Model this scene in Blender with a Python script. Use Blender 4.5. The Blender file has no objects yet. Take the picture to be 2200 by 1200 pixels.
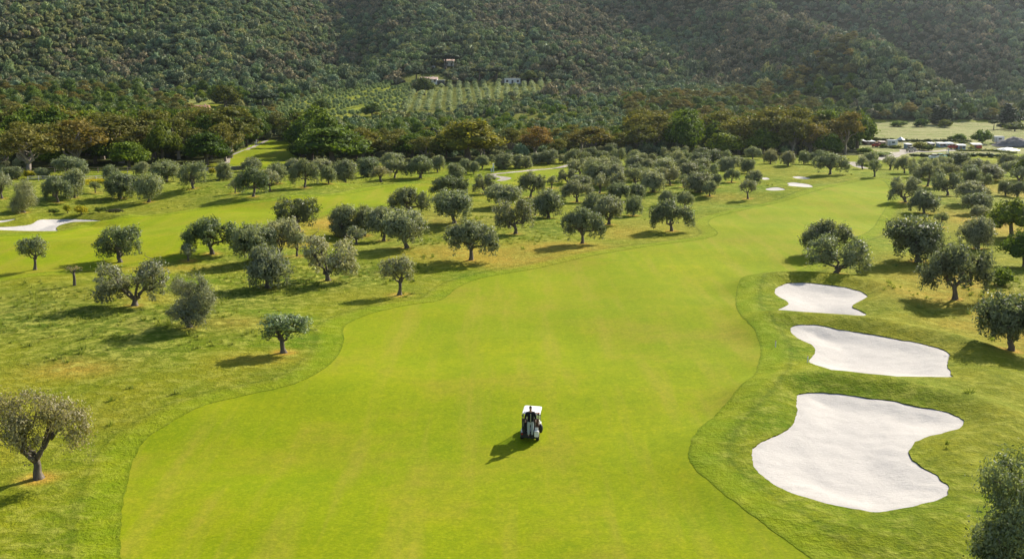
import bpy, bmesh, math, random
import numpy as np
import time; T0 = time.time()
def tick(s): print('TICK', s, round(time.time() - T0, 1))
from math import radians as R

# ------------------------------------------------------------------ camera
F = 2400.0; PITCH = R(10.62); CH = 22.5
sc = bpy.context.scene
CP, SP = math.cos(PITCH), math.sin(PITCH)
def ray(x, y):
    dx = (x - 1100) / F; dy = (600 - y) / F
    return dx, CP + dy * SP, -SP + dy * CP
def to_px(X, Y, Z):
    d = Y * CP - (Z - CH) * SP
    u = Y * SP + (Z - CH) * CP
    return 1100 + F * X / d, 600 - F * u / d, d

# ------------------------------------------------------------------ noise
def _hash(ix, iy, s):
    h = (ix.astype(np.int64) * 374761393 + iy.astype(np.int64) * 668265263 + s * 1442695041) & 0xffffffff
    h = ((h ^ (h >> 13)) * 1274126177) & 0xffffffff
    return ((h ^ (h >> 16)) & 0xffff) / 65535.0
def vn(x, y, s=0):
    ix = np.floor(x); iy = np.floor(y); fx = x - ix; fy = y - iy
    fx = fx * fx * fx * (fx * (fx * 6 - 15) + 10); fy = fy * fy * fy * (fy * (fy * 6 - 15) + 10)
    a = _hash(ix, iy, s); b = _hash(ix + 1, iy, s); c = _hash(ix, iy + 1, s); d = _hash(ix + 1, iy + 1, s)
    return (a * (1 - fx) + b * fx) * (1 - fy) + (c * (1 - fx) + d * fx) * fy - 0.5
def ss(a, b, x):
    t = np.clip((x - a) / (b - a), 0, 1); return t * t * (3 - 2 * t)
def sp(t, w): return w * np.logaddexp(0, t / w)

# ------------------------------------------------------------------ outlines (traced on the photo, laid on the ground)
def catmull(P, n=6, closed=True):
    P = np.array(P, float); N = len(P); out = []
    for i in range(N if closed else N - 1):
        if closed: p0, p1, p2, p3 = P[(i - 1) % N], P[i], P[(i + 1) % N], P[(i + 2) % N]
        else: p0, p1, p2, p3 = P[max(i - 1, 0)], P[i], P[i + 1], P[min(i + 2, N - 1)]
        for k in range(n):
            t = k / n
            out.append(0.5 * ((2 * p1) + (-p0 + p2) * t + (2 * p0 - 5 * p1 + 4 * p2 - p3) * t * t + (-p0 + 3 * p1 - 3 * p2 + p3) * t ** 3))
    if not closed: out.append(P[-1])
    return np.array(out)
def c8(L): return [(1460 + a / 1.8757, 560 + b / 1.8757) for a, b in L]
def c6(L): return [(a / 5.455, 320 + b / 5.455) for a, b in L]
def c4(L): return [(1380 + a / 5.455, 300 + b / 5.455) for a, b in L]
B1 = c8([(468,565),(500,545),(600,545),(720,560),(850,575),(950,597),(1060,618),(1120,640),(1143,665),(1120,690),(1060,705),(990,722),(945,745),(925,772),(935,800),(980,835),(1030,865),(1065,895),(1083,925),(1075,950),(1030,970),(950,990),(870,1008),(790,1018),(720,1008),(600,985),(500,955),(420,925),(350,885),(305,835),(293,795),(300,760),(320,735),(370,715),(430,690),(465,655),(472,620)])
B2 = c8([(443,285),(475,279),(560,280),(640,293),(760,305),(880,325),(980,343),(1060,363),(1090,385),(1080,420),(1098,465),(1085,471),(950,471),(760,468),(660,457),(580,433),(520,408),(545,375),(540,350),(500,330),(460,308)])
B3 = c8([(383,130),(400,110),(440,98),(520,97),(620,108),(710,125),(755,148),(735,165),(700,180),(697,190),(720,200),(752,220),(720,232),(660,244),(580,248),(500,242),(430,225),(398,210),(400,198),(435,180),(430,165),(400,150)])
B4 = c6([(-200,930),(0,925),(200,915),(350,900),(450,865),(530,850),(700,842),(900,838),(1080,845),(1250,860),(1180,868),(1000,872),(850,878),(760,888),(700,905),(660,935),(680,965),(600,972),(300,970),(100,962),(-200,958)])
B5 = c6([(-150,845),(0,845),(120,850),(200,857),(120,870),(0,885),(-150,885)])
B6 = c4([(1670,548),(1720,530),(1690,515),(1760,506),(1900,518),(1985,538),(1985,560),(1860,569),(1740,562)])
B7 = c4([(1440,584),(1500,570),(1600,570),(1680,590),(1600,598),(1500,597)])
B8 = c4([(1760,440),(1850,433),(1975,456),(1900,465),(1800,457)])
B9 = c4([(1405,450),(1450,446),(1490,460),(1480,471),(1410,470)])
BUNK = [B1, B2, B3, B4, B5, B6, B7, B8, B9]
FW1 = [(150,1330),(255,1260),(258,1150),(268,1060),(300,960),(360,912),(440,870),(540,846),(640,822),(710,782),(738,738),(740,702),(790,676),(870,656),(945,645),(985,617),(1040,596),(1150,577),(1280,548),(1400,528),(1500,515),(1543,502),(1523,481),(1538,466),(1609,449),(1650,440),(1692,430),(1728,418),(1780,404),(1840,390),(1878,384),(1900,390),(1912,410),(1905,440),(1890,465),(1868,495),(1820,515),(1750,530),(1722,540),(1740,560),(1725,577),(1660,590),(1605,598),(1588,614),(1580,656),(1599,699),(1623,725),(1634,757),(1628,789),(1604,832),(1556,880),(1503,928),(1481,965),(1484,1003),(1519,1040),(1593,1099),(1673,1152),(1737,1197),(1800,1250),(1880,1330)]
FW2 = [(-80,512),(0,508),(110,503),(183,492),(220,483),(275,476),(320,465),(380,459),(490,441),(573,434),(637,422),(719,420),(790,409),(845,399),(920,394),(950,402),(930,425),(850,436),(760,445),(690,457),(620,478),(560,492),(500,515),(400,540),(330,560),(200,574),(60,588),(-80,598)]
FW3 = [(488,352),(503,330),(560,309),(630,306),(634,335),(600,356)]
FW4 = [(1985,337),(2020,333),(2215,331),(2215,342),(2060,343),(1990,341)]
FW5 = [(1075,392),(1110,370),(1180,362),(1250,360),(1270,372),(1240,385),(1170,398)]
FAIR = [FW1, FW2, FW3, FW4, FW5]
P1 = [(578,300),(560,308),(540,317),(512,327),(494,336),(488,350)]
P2 = [(1225,354),(1195,361),(1150,365),(1100,370),(1060,374),(1058,377),(1075,380),(1088,383),(1075,388)]
P3 = [(1895,342),(1925,330),(1950,327),(1952,321),(1990,326),(2050,322)]
P4 = [(1832,349),(1842,356),(1856,361)]
PATHS = [(P1, 1.1), (P2, 1.9), (P3, 4.5), (P4, 2.5)]

def hill(X, Y):
    k2 = 680 - 70 * ss(-60, -260, X) + 0 * X
    k1 = 480 - 60 * ss(-60, -260, X) + 20 * ss(150, 240, X)
    s2 = 0.20 - 0.05 * ss(180, 330, X)
    z = (0.062 + 0.03 * ss(150, 250, X)) * sp(Y - k1, 16) + s2 * sp(Y - k2, 22)
    def line(pts, w, amp, y0=560, yr=130):
        pts = sorted(pts, key=lambda p: p[1])
        cx = np.interp(Y, [p[1] for p in pts], [p[0] for p in pts])
        return amp * np.exp(-((X - cx) / w) ** 2) * ss(y0, y0 + yr, Y)
    z = z + line([(-112,600),(-124,780),(-150,960),(-200,1200)], 38, -30, 690, 90)
    z = z + line([(-150,640),(-190,760),(-215,930),(-250,1200)], 45, 8)
    z = z + line([(-340,640),(-312,760),(-300,930),(-290,1200)], 30, -34)
    z = z + line([(-300,640),(-280,760),(-252,930),(-220,1200)], 30, 28)
    z = z + line([(-380,600),(-400,800),(-440,1200)], 60, 14)
    z = z + line([(187,560),(178,700),(160,820),(100,960),(-40,1200)], 36, 32, 470)
    z = z + line([(226,560),(217,700),(199,820),(140,960),(0,1200)], 26, -32, 500)
    cxr = np.interp(Y, [500, 560, 700, 820, 960, 1200], [250, 246, 237, 219, 160, 20])
    z = z + 20 * ss(-10, 55, X - cxr) * ss(560, 760, Y)
    z = z + line([(330,600),(325,850),(290,1000)], 60, 14, 560)
    z = z + line([(30,640),(20,800),(-20,1000)], 60, 6, 640)
    z = z + ss(560, 760, Y) * (11 * vn(X / 80, Y / 130, 5) + 8 * vn(X / 34, Y / 60, 6))
    return z
def H0(X, Y):
    X = np.asarray(X, float); Y = np.asarray(Y, float)
    z = 1.1 * vn(X / 34 + 3.3, Y / 30, 1) + (0.6 + .6 * ss(90, 150, Y)) * vn(X / 19, Y / 15, 2) * ss(25, 90, Y) + 0.25 * vn(X / 7, Y / 7, 3)
    left = ss(-4, -30, X - 0.08 * (Y - 60)) * ss(70, 100, Y)
    z = z + left * (1.4 * vn(X / 22, Y / 18, 8) + 0.3)
    z = z + hill(X, Y)
    return z
TS = 20.0 * 1.006 ** np.arange(720)
def unproj(P, hf=None):
    """first point of the ground met by the line of sight through each photo point"""
    P = np.array(P, float); dx = (P[:, 0] - 1100) / F; dy = (600 - P[:, 1]) / F
    a = CP + dy * SP; b = -SP + dy * CP
    XX = dx[:, None] * TS; YY = a[:, None] * TS
    below = CH + b[:, None] * TS < H0(XX.ravel(), YY.ravel()).reshape(XX.shape)
    k = np.where(below.any(1), below.argmax(1), len(TS) - 1)
    w = 1.006 if hf is None else 1.05
    hi = TS[k] * (1 if hf is None else 1.03); lo = hi / w
    for _ in range(12):
        m = (lo + hi) / 2; bl = CH + b * m < (hf or H0)(dx * m, a * m)
        hi = np.where(bl, m, hi); lo = np.where(bl, lo, m)
    return np.stack([dx * hi, a * hi], 1)
Hflat = lambda X, Y: H0(X, Y)
def sdf(poly, X, Y, pad=25):
    """signed distance, positive inside; far away only a lower bound"""
    out = np.full(X.shape, -pad, float)
    x0, y0 = poly.min(0) - pad; x1, y1 = poly.max(0) + pad
    m = (X > x0) & (X < x1) & (Y > y0) & (Y < y1)
    if not m.any(): return out
    px, py = X[m], Y[m]; d = np.full(px.shape, 1e9); ins = np.zeros(px.shape, bool)
    N = len(poly)
    for i in range(N):
        ax, ay = poly[i]; bx, by = poly[(i + 1) % N]
        ex, ey = bx - ax, by - ay; l = ex * ex + ey * ey + 1e-9
        t = np.clip(((px - ax) * ex + (py - ay) * ey) / l, 0, 1)
        d = np.minimum(d, (px - ax - t * ex) ** 2 + (py - ay - t * ey) ** 2)
        c = (ay > py) != (by > py)
        ins ^= c & (px < (bx - ax) * (py - ay) / (by - ay + 1e-12) + ax)
    out[m] = np.maximum(np.where(ins, 1, -1) * np.sqrt(d), -pad)
    return out
def ldist(line, X, Y, pad=12):
    out = np.full(X.shape, pad, float)
    x0, y0 = line.min(0) - pad; x1, y1 = line.max(0) + pad
    m = (X > x0) & (X < x1) & (Y > y0) & (Y < y1)
    if not m.any(): return out
    px, py = X[m], Y[m]; d = np.full(px.shape, float(pad * pad))
    for i in range(len(line) - 1):
        ax, ay = line[i]; ex, ey = line[i + 1] - line[i]; l = ex * ex + ey * ey + 1e-9
        t = np.clip(((px - ax) * ex + (py - ay) * ey) / l, 0, 1)
        d = np.minimum(d, (px - ax - t * ex) ** 2 + (py - ay - t * ey) ** 2)
    out[m] = np.sqrt(d); return out
BG = [unproj(catmull(b, 4)) for b in BUNK]
FG = [unproj(catmull(b, 4)) for b in FAIR]
PG = [(unproj(catmull(p, 4, False)), w) for p, w in PATHS]
MND = [(i, BG[i], BG[i].mean(0)) for i in range(len(BG))]
def mounds(X, Y, S=None):
    z = np.zeros(X.shape)
    for i, P, c in MND:
        if S is None and not ((X > P[:, 0].min() - 14) & (X < P[:, 0].max() + 14) & (Y > P[:, 1].min() - 14) & (Y < P[:, 1].max() + 14)).any(): continue
        s = sdf(P, X, Y, 14) if S is None else S[i]
        big = i < 4
        side = np.clip((Y - c[1]) / (np.ptp(P[:, 1]) / 2 + 1.0), -1, 1)
        right = np.clip((X - c[0]) / (np.ptp(P[:, 0]) / 2 + 1.0), -1, 1)
        w = (0.35 + 0.65 * ss(-0.4, 0.9, side + 0.35 * right)) * (1 if big else 0.35)
        d = -s
        z = z + 0.85 * w * np.exp(-((d - 2.6) / 2.3) ** 2) * (d > 0) + 0.85 * w * math.exp(-(2.6 / 2.3) ** 2) * (d <= 0)
    return z
def H(X, Y):
    X = np.asarray(X, float); Y = np.asarray(Y, float)
    sh = X.shape; X = X.reshape(-1); Y = Y.reshape(-1)
    return (H0(X, Y) + mounds(X, Y)).reshape(sh)
def at(x, y):
    g = unproj([(x, y)], H)[0]; return float(g[0]), float(g[1]), float(H(g[:1], g[1:])[0])

# ------------------------------------------------------------------ materials
def mat(name):
    m = bpy.data.materials.new(name); m.use_nodes = True; nt = m.node_tree; nt.nodes.clear()
    out = nt.nodes.new('ShaderNodeOutputMaterial'); return m, nt, out
class G:
    def __init__(s, nt): s.nt = nt
    def n(s, t, **k):
        x = s.nt.nodes.new(t)
        for a, b in k.items(): setattr(x, a, b)
        return x
    def l(s, a, b): s.nt.links.new(a, b)
    def pos(s): return s.n('ShaderNodeNewGeometry').outputs['Position']
    def attr(s, name): 
        a = s.n('ShaderNodeAttribute'); a.attribute_name = name; return a.outputs['Fac']
    def mapv(s, v, scale):
        m = s.n('ShaderNodeMapping'); s.l(v, m.inputs['Vector']); m.inputs['Scale'].default_value = scale; return m.outputs[0]
    def noise(s, v, scale, detail=3, rough=.55):
        x = s.n('ShaderNodeTexNoise'); s.l(v, x.inputs['Vector']); x.inputs['Scale'].default_value = scale
        x.inputs['Detail'].default_value = detail; x.inputs['Roughness'].default_value = rough; return x.outputs['Fac']
    def rng(s, v, a, b, c=0., d=1.):
        x = s.n('ShaderNodeMapRange'); s.l(v, x.inputs[0])
        for i, q in zip((1, 2, 3, 4), (a, b, c, d)): x.inputs[i].default_value = q
        return x.outputs[0]
    def math(s, op, a, b=None):
        x = s.n('ShaderNodeMath', operation=op)
        for i, q in enumerate((a, b)):
            if q is None: continue
            if isinstance(q, (int, float)): x.inputs[i].default_value = q
            else: s.l(q, x.inputs[i])
        return x.outputs[0]
    def mix(s, f, a, b, bt='MIX'):
        x = s.n('ShaderNodeMix', data_type='RGBA', blend_type=bt)
        for i, q in ((0, f), (6, a), (7, b)):
            if isinstance(q, (int, float)): x.inputs[i].default_value = q
            elif isinstance(q, tuple): x.inputs[i].default_value = (*q, 1)
            else: s.l(q, x.inputs[i])
        return x.outputs[2]
    def bsdf(s, col, rough=.8, spec=.3, metal=0, normal=None):
        x = s.n('ShaderNodeBsdfPrincipled')
        if isinstance(col, tuple): x.inputs['Base Color'].default_value = (*col, 1)
        else: s.l(col, x.inputs['Base Color'])
        x.inputs['Roughness'].default_value = rough; x.inputs['Metallic'].default_value = metal
        x.inputs['Specular IOR Level'].default_value = spec
        if normal is not None: s.l(normal, x.inputs['Normal'])
        return x
    def bump(s, h, st, dist):
        x = s.n('ShaderNodeBump'); s.l(h, x.inputs['Height']); x.inputs['Strength'].default_value = st; x.inputs['Distance'].default_value = dist
        return x.outputs[0]
def simple(name, col, rough=.6, metal=0, spec=.4, var=.12, scale=4):
    m, nt, out = mat(name); g = G(nt)
    tc = g.n('ShaderNodeTexCoord').outputs['Object']
    v = g.noise(tc, scale, 3)
    c = g.mix(g.rng(v, .3, .7, 0, 1), tuple(q * (1 - var) for q in col), tuple(min(1, q * (1 + var)) for q in col))
    g.l(g.bsdf(c, rough, spec, metal).outputs[0], out.inputs[0]); return m

def grass_shell(g, col, nrm, out):
    b = g.bsdf(col, .9, .03, 0, nrm)
    b.inputs['Sheen Weight'].default_value = .05; b.inputs['Sheen Roughness'].default_value = .5; b.inputs['Sheen Tint'].default_value = (.85, .90, .12, 1)
    g.l(b.outputs[0], out.inputs[0])
def m_ground():
    m, nt, out = mat('rough_grass'); g = G(nt); p = g.pos()
    big = g.noise(p, .035, 4); med = g.noise(p, .16, 5, .65); fine = g.noise(p, .9, 5, .7); tiny = g.noise(p, 4.5, 4, .75)
    wild, dry, forest, field, edge, soil = [g.attr(a) for a in ('wild', 'dry', 'forest', 'field', 'edge', 'soil')]
    c = g.mix(g.rng(med, .36, .64), (.125, .210, .003), (.265, .282, .006))
    c = g.mix(g.rng(big, .42, .66, 0, .6), c, (.36, .27, .03))
    c = g.mix(g.rng(g.noise(p, .07, 5, .6), .54, .68, 0, .55), c, (.085, .160, .003))
    # dry patches
    dn = g.math('MULTIPLY', dry, g.rng(g.noise(p, .14, 5, .7), .28, .46, .6, 1))
    c = g.mix(dn, c, (.60, .35, .06))
    # wild meadow : more contrast
    w = g.mix(g.rng(fine, .4, .62), (.060, .120, .010), (.25, .28, .055))
    w = g.mix(g.rng(g.noise(p, .25, 4), .55, .7, 0, .7), w, (.30, .24, .075))
    c = g.mix(g.math('MULTIPLY', wild, .8), c, w)
    # collar cut next to the fairway
    col = g.mix(g.rng(g.noise(p, .5, 3), .3, .7), (.155, .245, .002), (.25, .30, .005))
    # grain
    gw = g.math('ADD', g.math('MULTIPLY', wild, .45), .55)
    c = g.mix(g.math('MULTIPLY', gw, g.rng(g.noise(p, 2.2, 3, .7), .34, .60, .8, 0)), c, (.045, .075, .004))
    c = g.mix(g.rng(tiny, .35, .65, .45, 0), c, (.05, .085, .006), 'MIX')
    c = g.mix(g.math('MULTIPLY', gw, g.rng(fine, .48, .68, 0, .8)), c, (.46, .44, .08))
    inside = g.math('MULTIPLY', g.rng(edge, 1.4, 2.2, 1, 0), .5)
    c = g.mix(inside, c, col)
    lw = g.math('MULTIPLY', g.rng(edge, 2.1, 2.3, 0, 1), g.rng(edge, 2.4, 2.7, 1, 0))
    c = g.mix(g.math('MULTIPLY', lw, .32), c, (.05, .09, .003))
    c = g.mix(g.rng(edge, .05, .28, .35, 0), c, (.05, .09, .003))
    fl = g.mix(g.rng(fine, .35, .65), (.20, .20, .075), (.34, .32, .155))
    fl = g.mix(g.rng(med, .5, .62, 0, .8), fl, (.13, .18, .04))
    c = g.mix(field, c, fl)
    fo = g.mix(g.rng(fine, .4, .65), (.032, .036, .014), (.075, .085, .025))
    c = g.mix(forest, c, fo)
    c = g.mix(soil, c, (.12, .11, .05))
    hgt = g.math('ADD', g.math('MULTIPLY', fine, .6), g.math('MULTIPLY', tiny, .35))
    nrm = g.bump(hgt, .9, .55)
    grass_shell(g, c, nrm, out); return m
def m_fair():
    m, nt, out = mat('mown_fairway'); g = G(nt); p = g.pos()
    st = g.noise(g.mapv(p, (.45, .035, .1)), 1, 4, .6); med = g.noise(p, .12, 5, .65); fine = g.noise(p, 1.4, 4, .7); tiny = g.noise(p, 6, 3, .8)
    c = g.mix(g.rng(med, .35, .65), (.190, .250, .0012), (.290, .305, .0025))
    c = g.mix(g.rng(g.noise(p, .022, 4, .6), .40, .60, .45, 0), c, (.145, .190, .002))
    c = g.mix(g.rng(st, .5, .66, 0, .6), c, (.30, .25, .03))
    c = g.mix(g.rng(st, .32, .48, .35, 0), c, (.135, .20, .001))
    c = g.mix(g.rng(g.noise(p, .06, 5, .7), .50, .66, 0, .6), c, (.24, .19, .026))
    c = g.mix(g.rng(fine, .35, .6, .42, 0), c, (.12, .175, .003))
    c = g.mix(g.rng(g.noise(p, 3, 3, .7), .5, .7, 0, .35), c, (.34, .33, .01))
    c = g.mix(g.rng(tiny, .35, .6, .40, 0), c, (.09, .13, .003))
    nrm = g.bump(g.math('ADD', g.math('MULTIPLY', fine, .4), g.math('MULTIPLY', tiny, .4)), .4, .10)
    grass_shell(g, c, nrm, out); return m
def m_sand():
    m, nt, out = mat('bunker_sand'); g = G(nt); p = g.pos()
    n1 = g.noise(p, 1.6, 6, .8); n2 = g.noise(g.mapv(p, (3, 9, 1)), 1, 4, .7); n3 = g.noise(p, .18, 4)
    c = g.mix(g.rng(n1, .35, .7), (.515, .478, .436), (.465, .43, .39))
    tr = g.math('MULTIPLY', g.rng(n2, .55, .68, 0, 1), g.rng(n3, .45, .6, 0, .55))
    c = g.mix(tr, c, (.36, .33, .30))
    nrm = g.bump(g.math('ADD', n2, g.noise(p, 3.5, 3, .8)), .5, .08)
    g.l(g.bsdf(c, .95, .1, 0, nrm).outputs[0], out.inputs[0]); return m
def m_path():
    m, nt, out = mat('gravel_path'); g = G(nt); p = g.pos()
    c = g.mix(g.rng(g.noise(p, .7, 5, .7), .35, .65), (.26, .22, .17), (.42, .38, .33))
    g.l(g.bsdf(c, .95, .1).outputs[0], out.inputs[0]); return m
def m_leaf(name, a, b, back=None, trans=.3, spec=.35, rough=.5):
    if name != 'olive_leaf': spec, rough = .10, .75
    m, nt, out = mat(name); g = G(nt)
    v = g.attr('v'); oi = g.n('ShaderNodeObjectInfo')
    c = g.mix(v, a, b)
    if back: c = g.mix(g.math('MULTIPLY', g.n('ShaderNodeNewGeometry').outputs['Backfacing'], .75), c, back)
    c = g.mix(1.0, c, oi.outputs['Color'], 'MULTIPLY')
    r = oi.outputs['Random']
    c = g.mix(1.0, c, g.mix(r, (.75, .80, .75), (1.22, 1.14, 1.12)), 'MULTIPLY')
    bs = g.bsdf(c, rough, spec)
    tr = g.n('ShaderNodeBsdfTranslucent'); g.l(g.mix(1.0, c, (1.25, 1.25, .6), 'MULTIPLY'), tr.inputs[0])
    mx = g.n('ShaderNodeMixShader'); mx.inputs[0].default_value = trans
    g.l(bs.outputs[0], mx.inputs[1]); g.l(tr.outputs[0], mx.inputs[2]); g.l(mx.outputs[0], out.inputs[0]); return m
def m_bark(name, a, b):
    m, nt, out = mat(name); g = G(nt); tc = g.n('ShaderNodeTexCoord').outputs['Object']
    n = g.noise(g.mapv(tc, (6, 6, 1.5)), 1, 5, .7)
    g.l(g.bsdf(g.mix(g.rng(n, .3, .7), a, b), .9, .2, 0, g.bump(n, .6, .05)).outputs[0], out.inputs[0]); return m
M = {}
M['ground'] = m_ground(); M['fair'] = m_fair(); M['sand'] = m_sand(); M['path'] = m_path()
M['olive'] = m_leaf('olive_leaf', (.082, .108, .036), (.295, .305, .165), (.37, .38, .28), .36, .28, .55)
M['oak'] = m_leaf('oak_leaf', (.050, .082, .014), (.230, .280, .040), None, .22, .3)
M['euc'] = m_leaf('eucalyptus_leaf', (.100, .105, .032), (.290, .260, .090), None, .25, .3)
M['maquis'] = m_leaf('maquis_leaf', (.048, .060, .026), (.120, .118, .058), None, .2, .3)
M['pine'] = m_leaf('pine_needle', (.020, .036, .016), (.050, .072, .030), None, .12, .2)
M['blade'] = m_leaf('grass_blade', (.10, .17, .02), (.33, .34, .09), None, .4, .2)
M['bloom'] = m_leaf('yellow_bloom', (.16, .20, .02), (.62, .50, .03), None, .3, .2)
M['bark'] = m_bark('olive_bark', (.060, .048, .036), (.20, .165, .125))
M['ebark'] = m_bark('pale_bark', (.16, .13, .10), (.36, .31, .25))

# ------------------------------------------------------------------ object helpers
COL = sc.collection
def mesh_np(name, V, faces_flat, loop_tot, mats, smooth=False, attrs=None):
    me = bpy.data.meshes.new(name); V = np.asarray(V, np.float32)
    me.vertices.add(len(V)); me.vertices.foreach_set('co', V.reshape(-1))
    me.loops.add(len(faces_flat)); me.loops.foreach_set('vertex_index', np.asarray(faces_flat, np.int32))
    lt = np.asarray(loop_tot, np.int32); ls = np.concatenate([[0], np.cumsum(lt)[:-1]]).astype(np.int32)
    me.polygons.add(len(lt)); me.polygons.foreach_set('loop_start', ls); me.polygons.foreach_set('loop_total', lt)
    if smooth: me.polygons.foreach_set('use_smooth', np.ones(len(lt), bool))
    for m in mats: me.materials.append(m)
    for k, a in (attrs or {}).items():
        at_ = me.attributes.new(k, 'FLOAT', 'POINT'); at_.data.foreach_set('value', np.asarray(a, np.float32))
    me.update(calc_edges=True); me.validate(); return me
def link(o, parent=None):
    COL.objects.link(o)
    if parent is not None: o.parent = parent
    return o
def tag(o, label=None, cat=None, group=None, kind=None):
    if label: o['label'] = label
    if cat: o['category'] = cat
    if group: o['group'] = group
    if kind: o['kind'] = kind
    return o
def empty(name, loc, rz=0, **k):
    o = bpy.data.objects.new(name, None); o.location = loc; o.rotation_euler = (0, 0, rz); o.empty_display_size = .3
    COL.objects.link(o); return tag(o, **k)
class MB:
    """collects simple shapes into one mesh"""
    def __init__(s): s.bm = bmesh.new()
    def box(s, c, d, rz=0, rx=0, ry=0, bev=0):
        from mathutils import Matrix, Euler
        mt = Matrix.Translation(c) @ Euler((rx, ry, rz)).to_matrix().to_4x4() @ Matrix.Diagonal((*d, 1))
        r = bmesh.ops.create_cube(s.bm, size=1, matrix=mt)
        if bev:
            es = {e for v in r['verts'] for e in v.link_edges}
            bmesh.ops.bevel(s.bm, geom=list(es), offset=bev, segments=2, affect='EDGES')
        return s
    def cyl(s, a, b, r, r2=None, seg=10):
        from mathutils import Matrix, Vector
        a = Vector(a); b = Vector(b); d = b - a
        q = d.to_track_quat('Z', 'Y').to_matrix().to_4x4()
        bmesh.ops.create_cone(s.bm, segments=seg, cap_ends=True, radius1=r, radius2=r if r2 is None else r2, depth=d.length, matrix=Matrix.Translation((a + b) / 2) @ q); return s
    def ball(s, c, r, sx=1, sy=1, sz=1, seg=10):
        from mathutils import Matrix
        bmesh.ops.create_uvsphere(s.bm, u_segments=seg, v_segments=max(6, seg - 2), radius=r, matrix=Matrix.Translation(c) @ Matrix.Diagonal((sx, sy, sz, 1))); return s
    def poly(s, pts, th, axis=(0, 0, 1)):
        vs = [s.bm.verts.new(p) for p in pts]; f = s.bm.faces.new(vs)
        r = bmesh.ops.extrude_face_region(s.bm, geom=[f]); nv = [v for v in r['geom'] if isinstance(v, bmesh.types.BMVert)]
        for v in nv: v.co += type(v.co)(axis) * th
        return s
    def build(s, name, m, parent=None, smooth=False, loc=None):
        bmesh.ops.recalc_face_normals(s.bm, faces=s.bm.faces)
        me = bpy.data.meshes.new(name); s.bm.to_mesh(me); s.bm.free(); me.materials.append(m)
        if smooth:
            for p in me.polygons: p.use_smooth = True
        o = bpy.data.objects.new(name, me); link(o, parent)
        if loc: o.location = loc
        return o

# ------------------------------------------------------------------ terrain sheet, cut along the outlines
def build_terrain():
    inner = np.arange(-27.5, 27.5001, .105)
    side = np.concatenate([np.linspace(29, 60, 26), np.linspace(66, 294, 34), np.linspace(300, 331, 26)])
    ang = np.radians(np.concatenate([inner, side]))          # from +Y clockwise
    r = [4.0]
    while r[-1] < 1700:
        a = r[-1]; r.append(a * (1.06 if a < 38 else 1.0036 if a < 320 else 1.0075))
    r = np.array(r); nA, nR = len(ang), len(r)
    X = (r[:, None] * np.sin(ang)[None]).reshape(-1); Y = (r[:, None] * np.cos(ang)[None]).reshape(-1)
    i = np.arange(nR - 1)[:, None] * nA; j = np.arange(nA)[None]; j2 = (j + 1) % nA
    a, b, c, d = (i + j), (i + j2), (i + nA + j2), (i + nA + j)
    T = np.concatenate([np.stack([a, c, b], -1).reshape(-1, 3), np.stack([a, d, c], -1).reshape(-1, 3)])
    T = np.concatenate([T, np.stack([np.full(nA, len(X)), np.arange(nA), (np.arange(nA) + 1) % nA], -1)])
    X = np.append(X, 0.); Y = np.append(Y, 0.)
    SB = [sdf(p, X, Y, 14) for p in BG]
    z = H0(X, Y) + mounds(X, Y, SB)
    sb = np.max(SB, 0); bi = np.argmax(SB, 0)
    wob = .16 * vn(X / .9, Y / .9, 31) * ss(300, 60, Y) + .1 * vn(X / .35, Y / .35, 32) * ss(150, 60, Y)
    spth = np.max([w / 2 - ldist(l, X, Y) for l, w in PG], 0) + .5 * vn(X / 2.2, Y / 2.2, 33)
    sf = np.max([sdf(p, X, Y, 30) for p in FG], 0)
    px, py, dd = to_px(X, Y, z)
    vis = (dd > 5)
    A = np.stack([X, Y, z, sb + wob, spth, sf + .7 * wob, bi.astype(float)], 1)
    return A, T
def split(A, T, k):
    """cut triangles along field k = 0 -> (A, positive, negative, cut edges)"""
    s = A[:, k].copy(); s[np.abs(s) < 1e-4] = 1e-4; P = s > 0
    cnt = P[T].sum(1); pos = [T[cnt == 3]]; neg = [T[cnt == 0]]; segs = []
    newA = []; base = len(A)
    mixed = T[(cnt == 1) | (cnt == 2)]; mc = cnt[(cnt == 1) | (cnt == 2)]
    lone_pos = mc == 1; PM = P[mixed]
    lone = np.where(lone_pos[:, None], PM, ~PM).argmax(1); ii = np.arange(len(mixed))
    a = mixed[ii, lone]; b = mixed[ii, (lone + 1) % 3]; c = mixed[ii, (lone + 2) % 3]
    E = np.concatenate([np.stack([a, b], 1), np.stack([a, c], 1)]); Es = np.sort(E, 1)
    u, inv = np.unique(Es[:, 0].astype(np.int64) * base + Es[:, 1], return_inverse=True)
    ua, ub = u // base, u % base; t = s[ua] / (s[ua] - s[ub])
    A2 = np.concatenate([A, A[ua] * (1 - t)[:, None] + A[ub] * t[:, None]])
    A2[base:, -1] = A[ua, -1]
    n1 = base + inv[:len(a)]; n2 = base + inv[len(a):]
    tri = np.stack([a, n1, n2], 1); q1 = np.stack([n1, b, c], 1); q2 = np.stack([n1, c, n2], 1)
    pos += [tri[lone_pos], q1[~lone_pos], q2[~lone_pos]]; neg += [tri[~lone_pos], q1[lone_pos], q2[lone_pos]]
    return A2, np.concatenate(pos), np.concatenate(neg), np.stack([n1, n2], 1)
def inpoly(poly, x, y):
    ins = np.zeros(np.shape(x), bool); N = len(poly)
    for i in range(N):
        ax, ay = poly[i]; bx, by = poly[(i + 1) % N]
        c = (ay > y) != (by > y); ins ^= c & (x < (bx - ax) * (y - ay) / (by - ay + 1e-12) + ax)
    return ins
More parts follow.
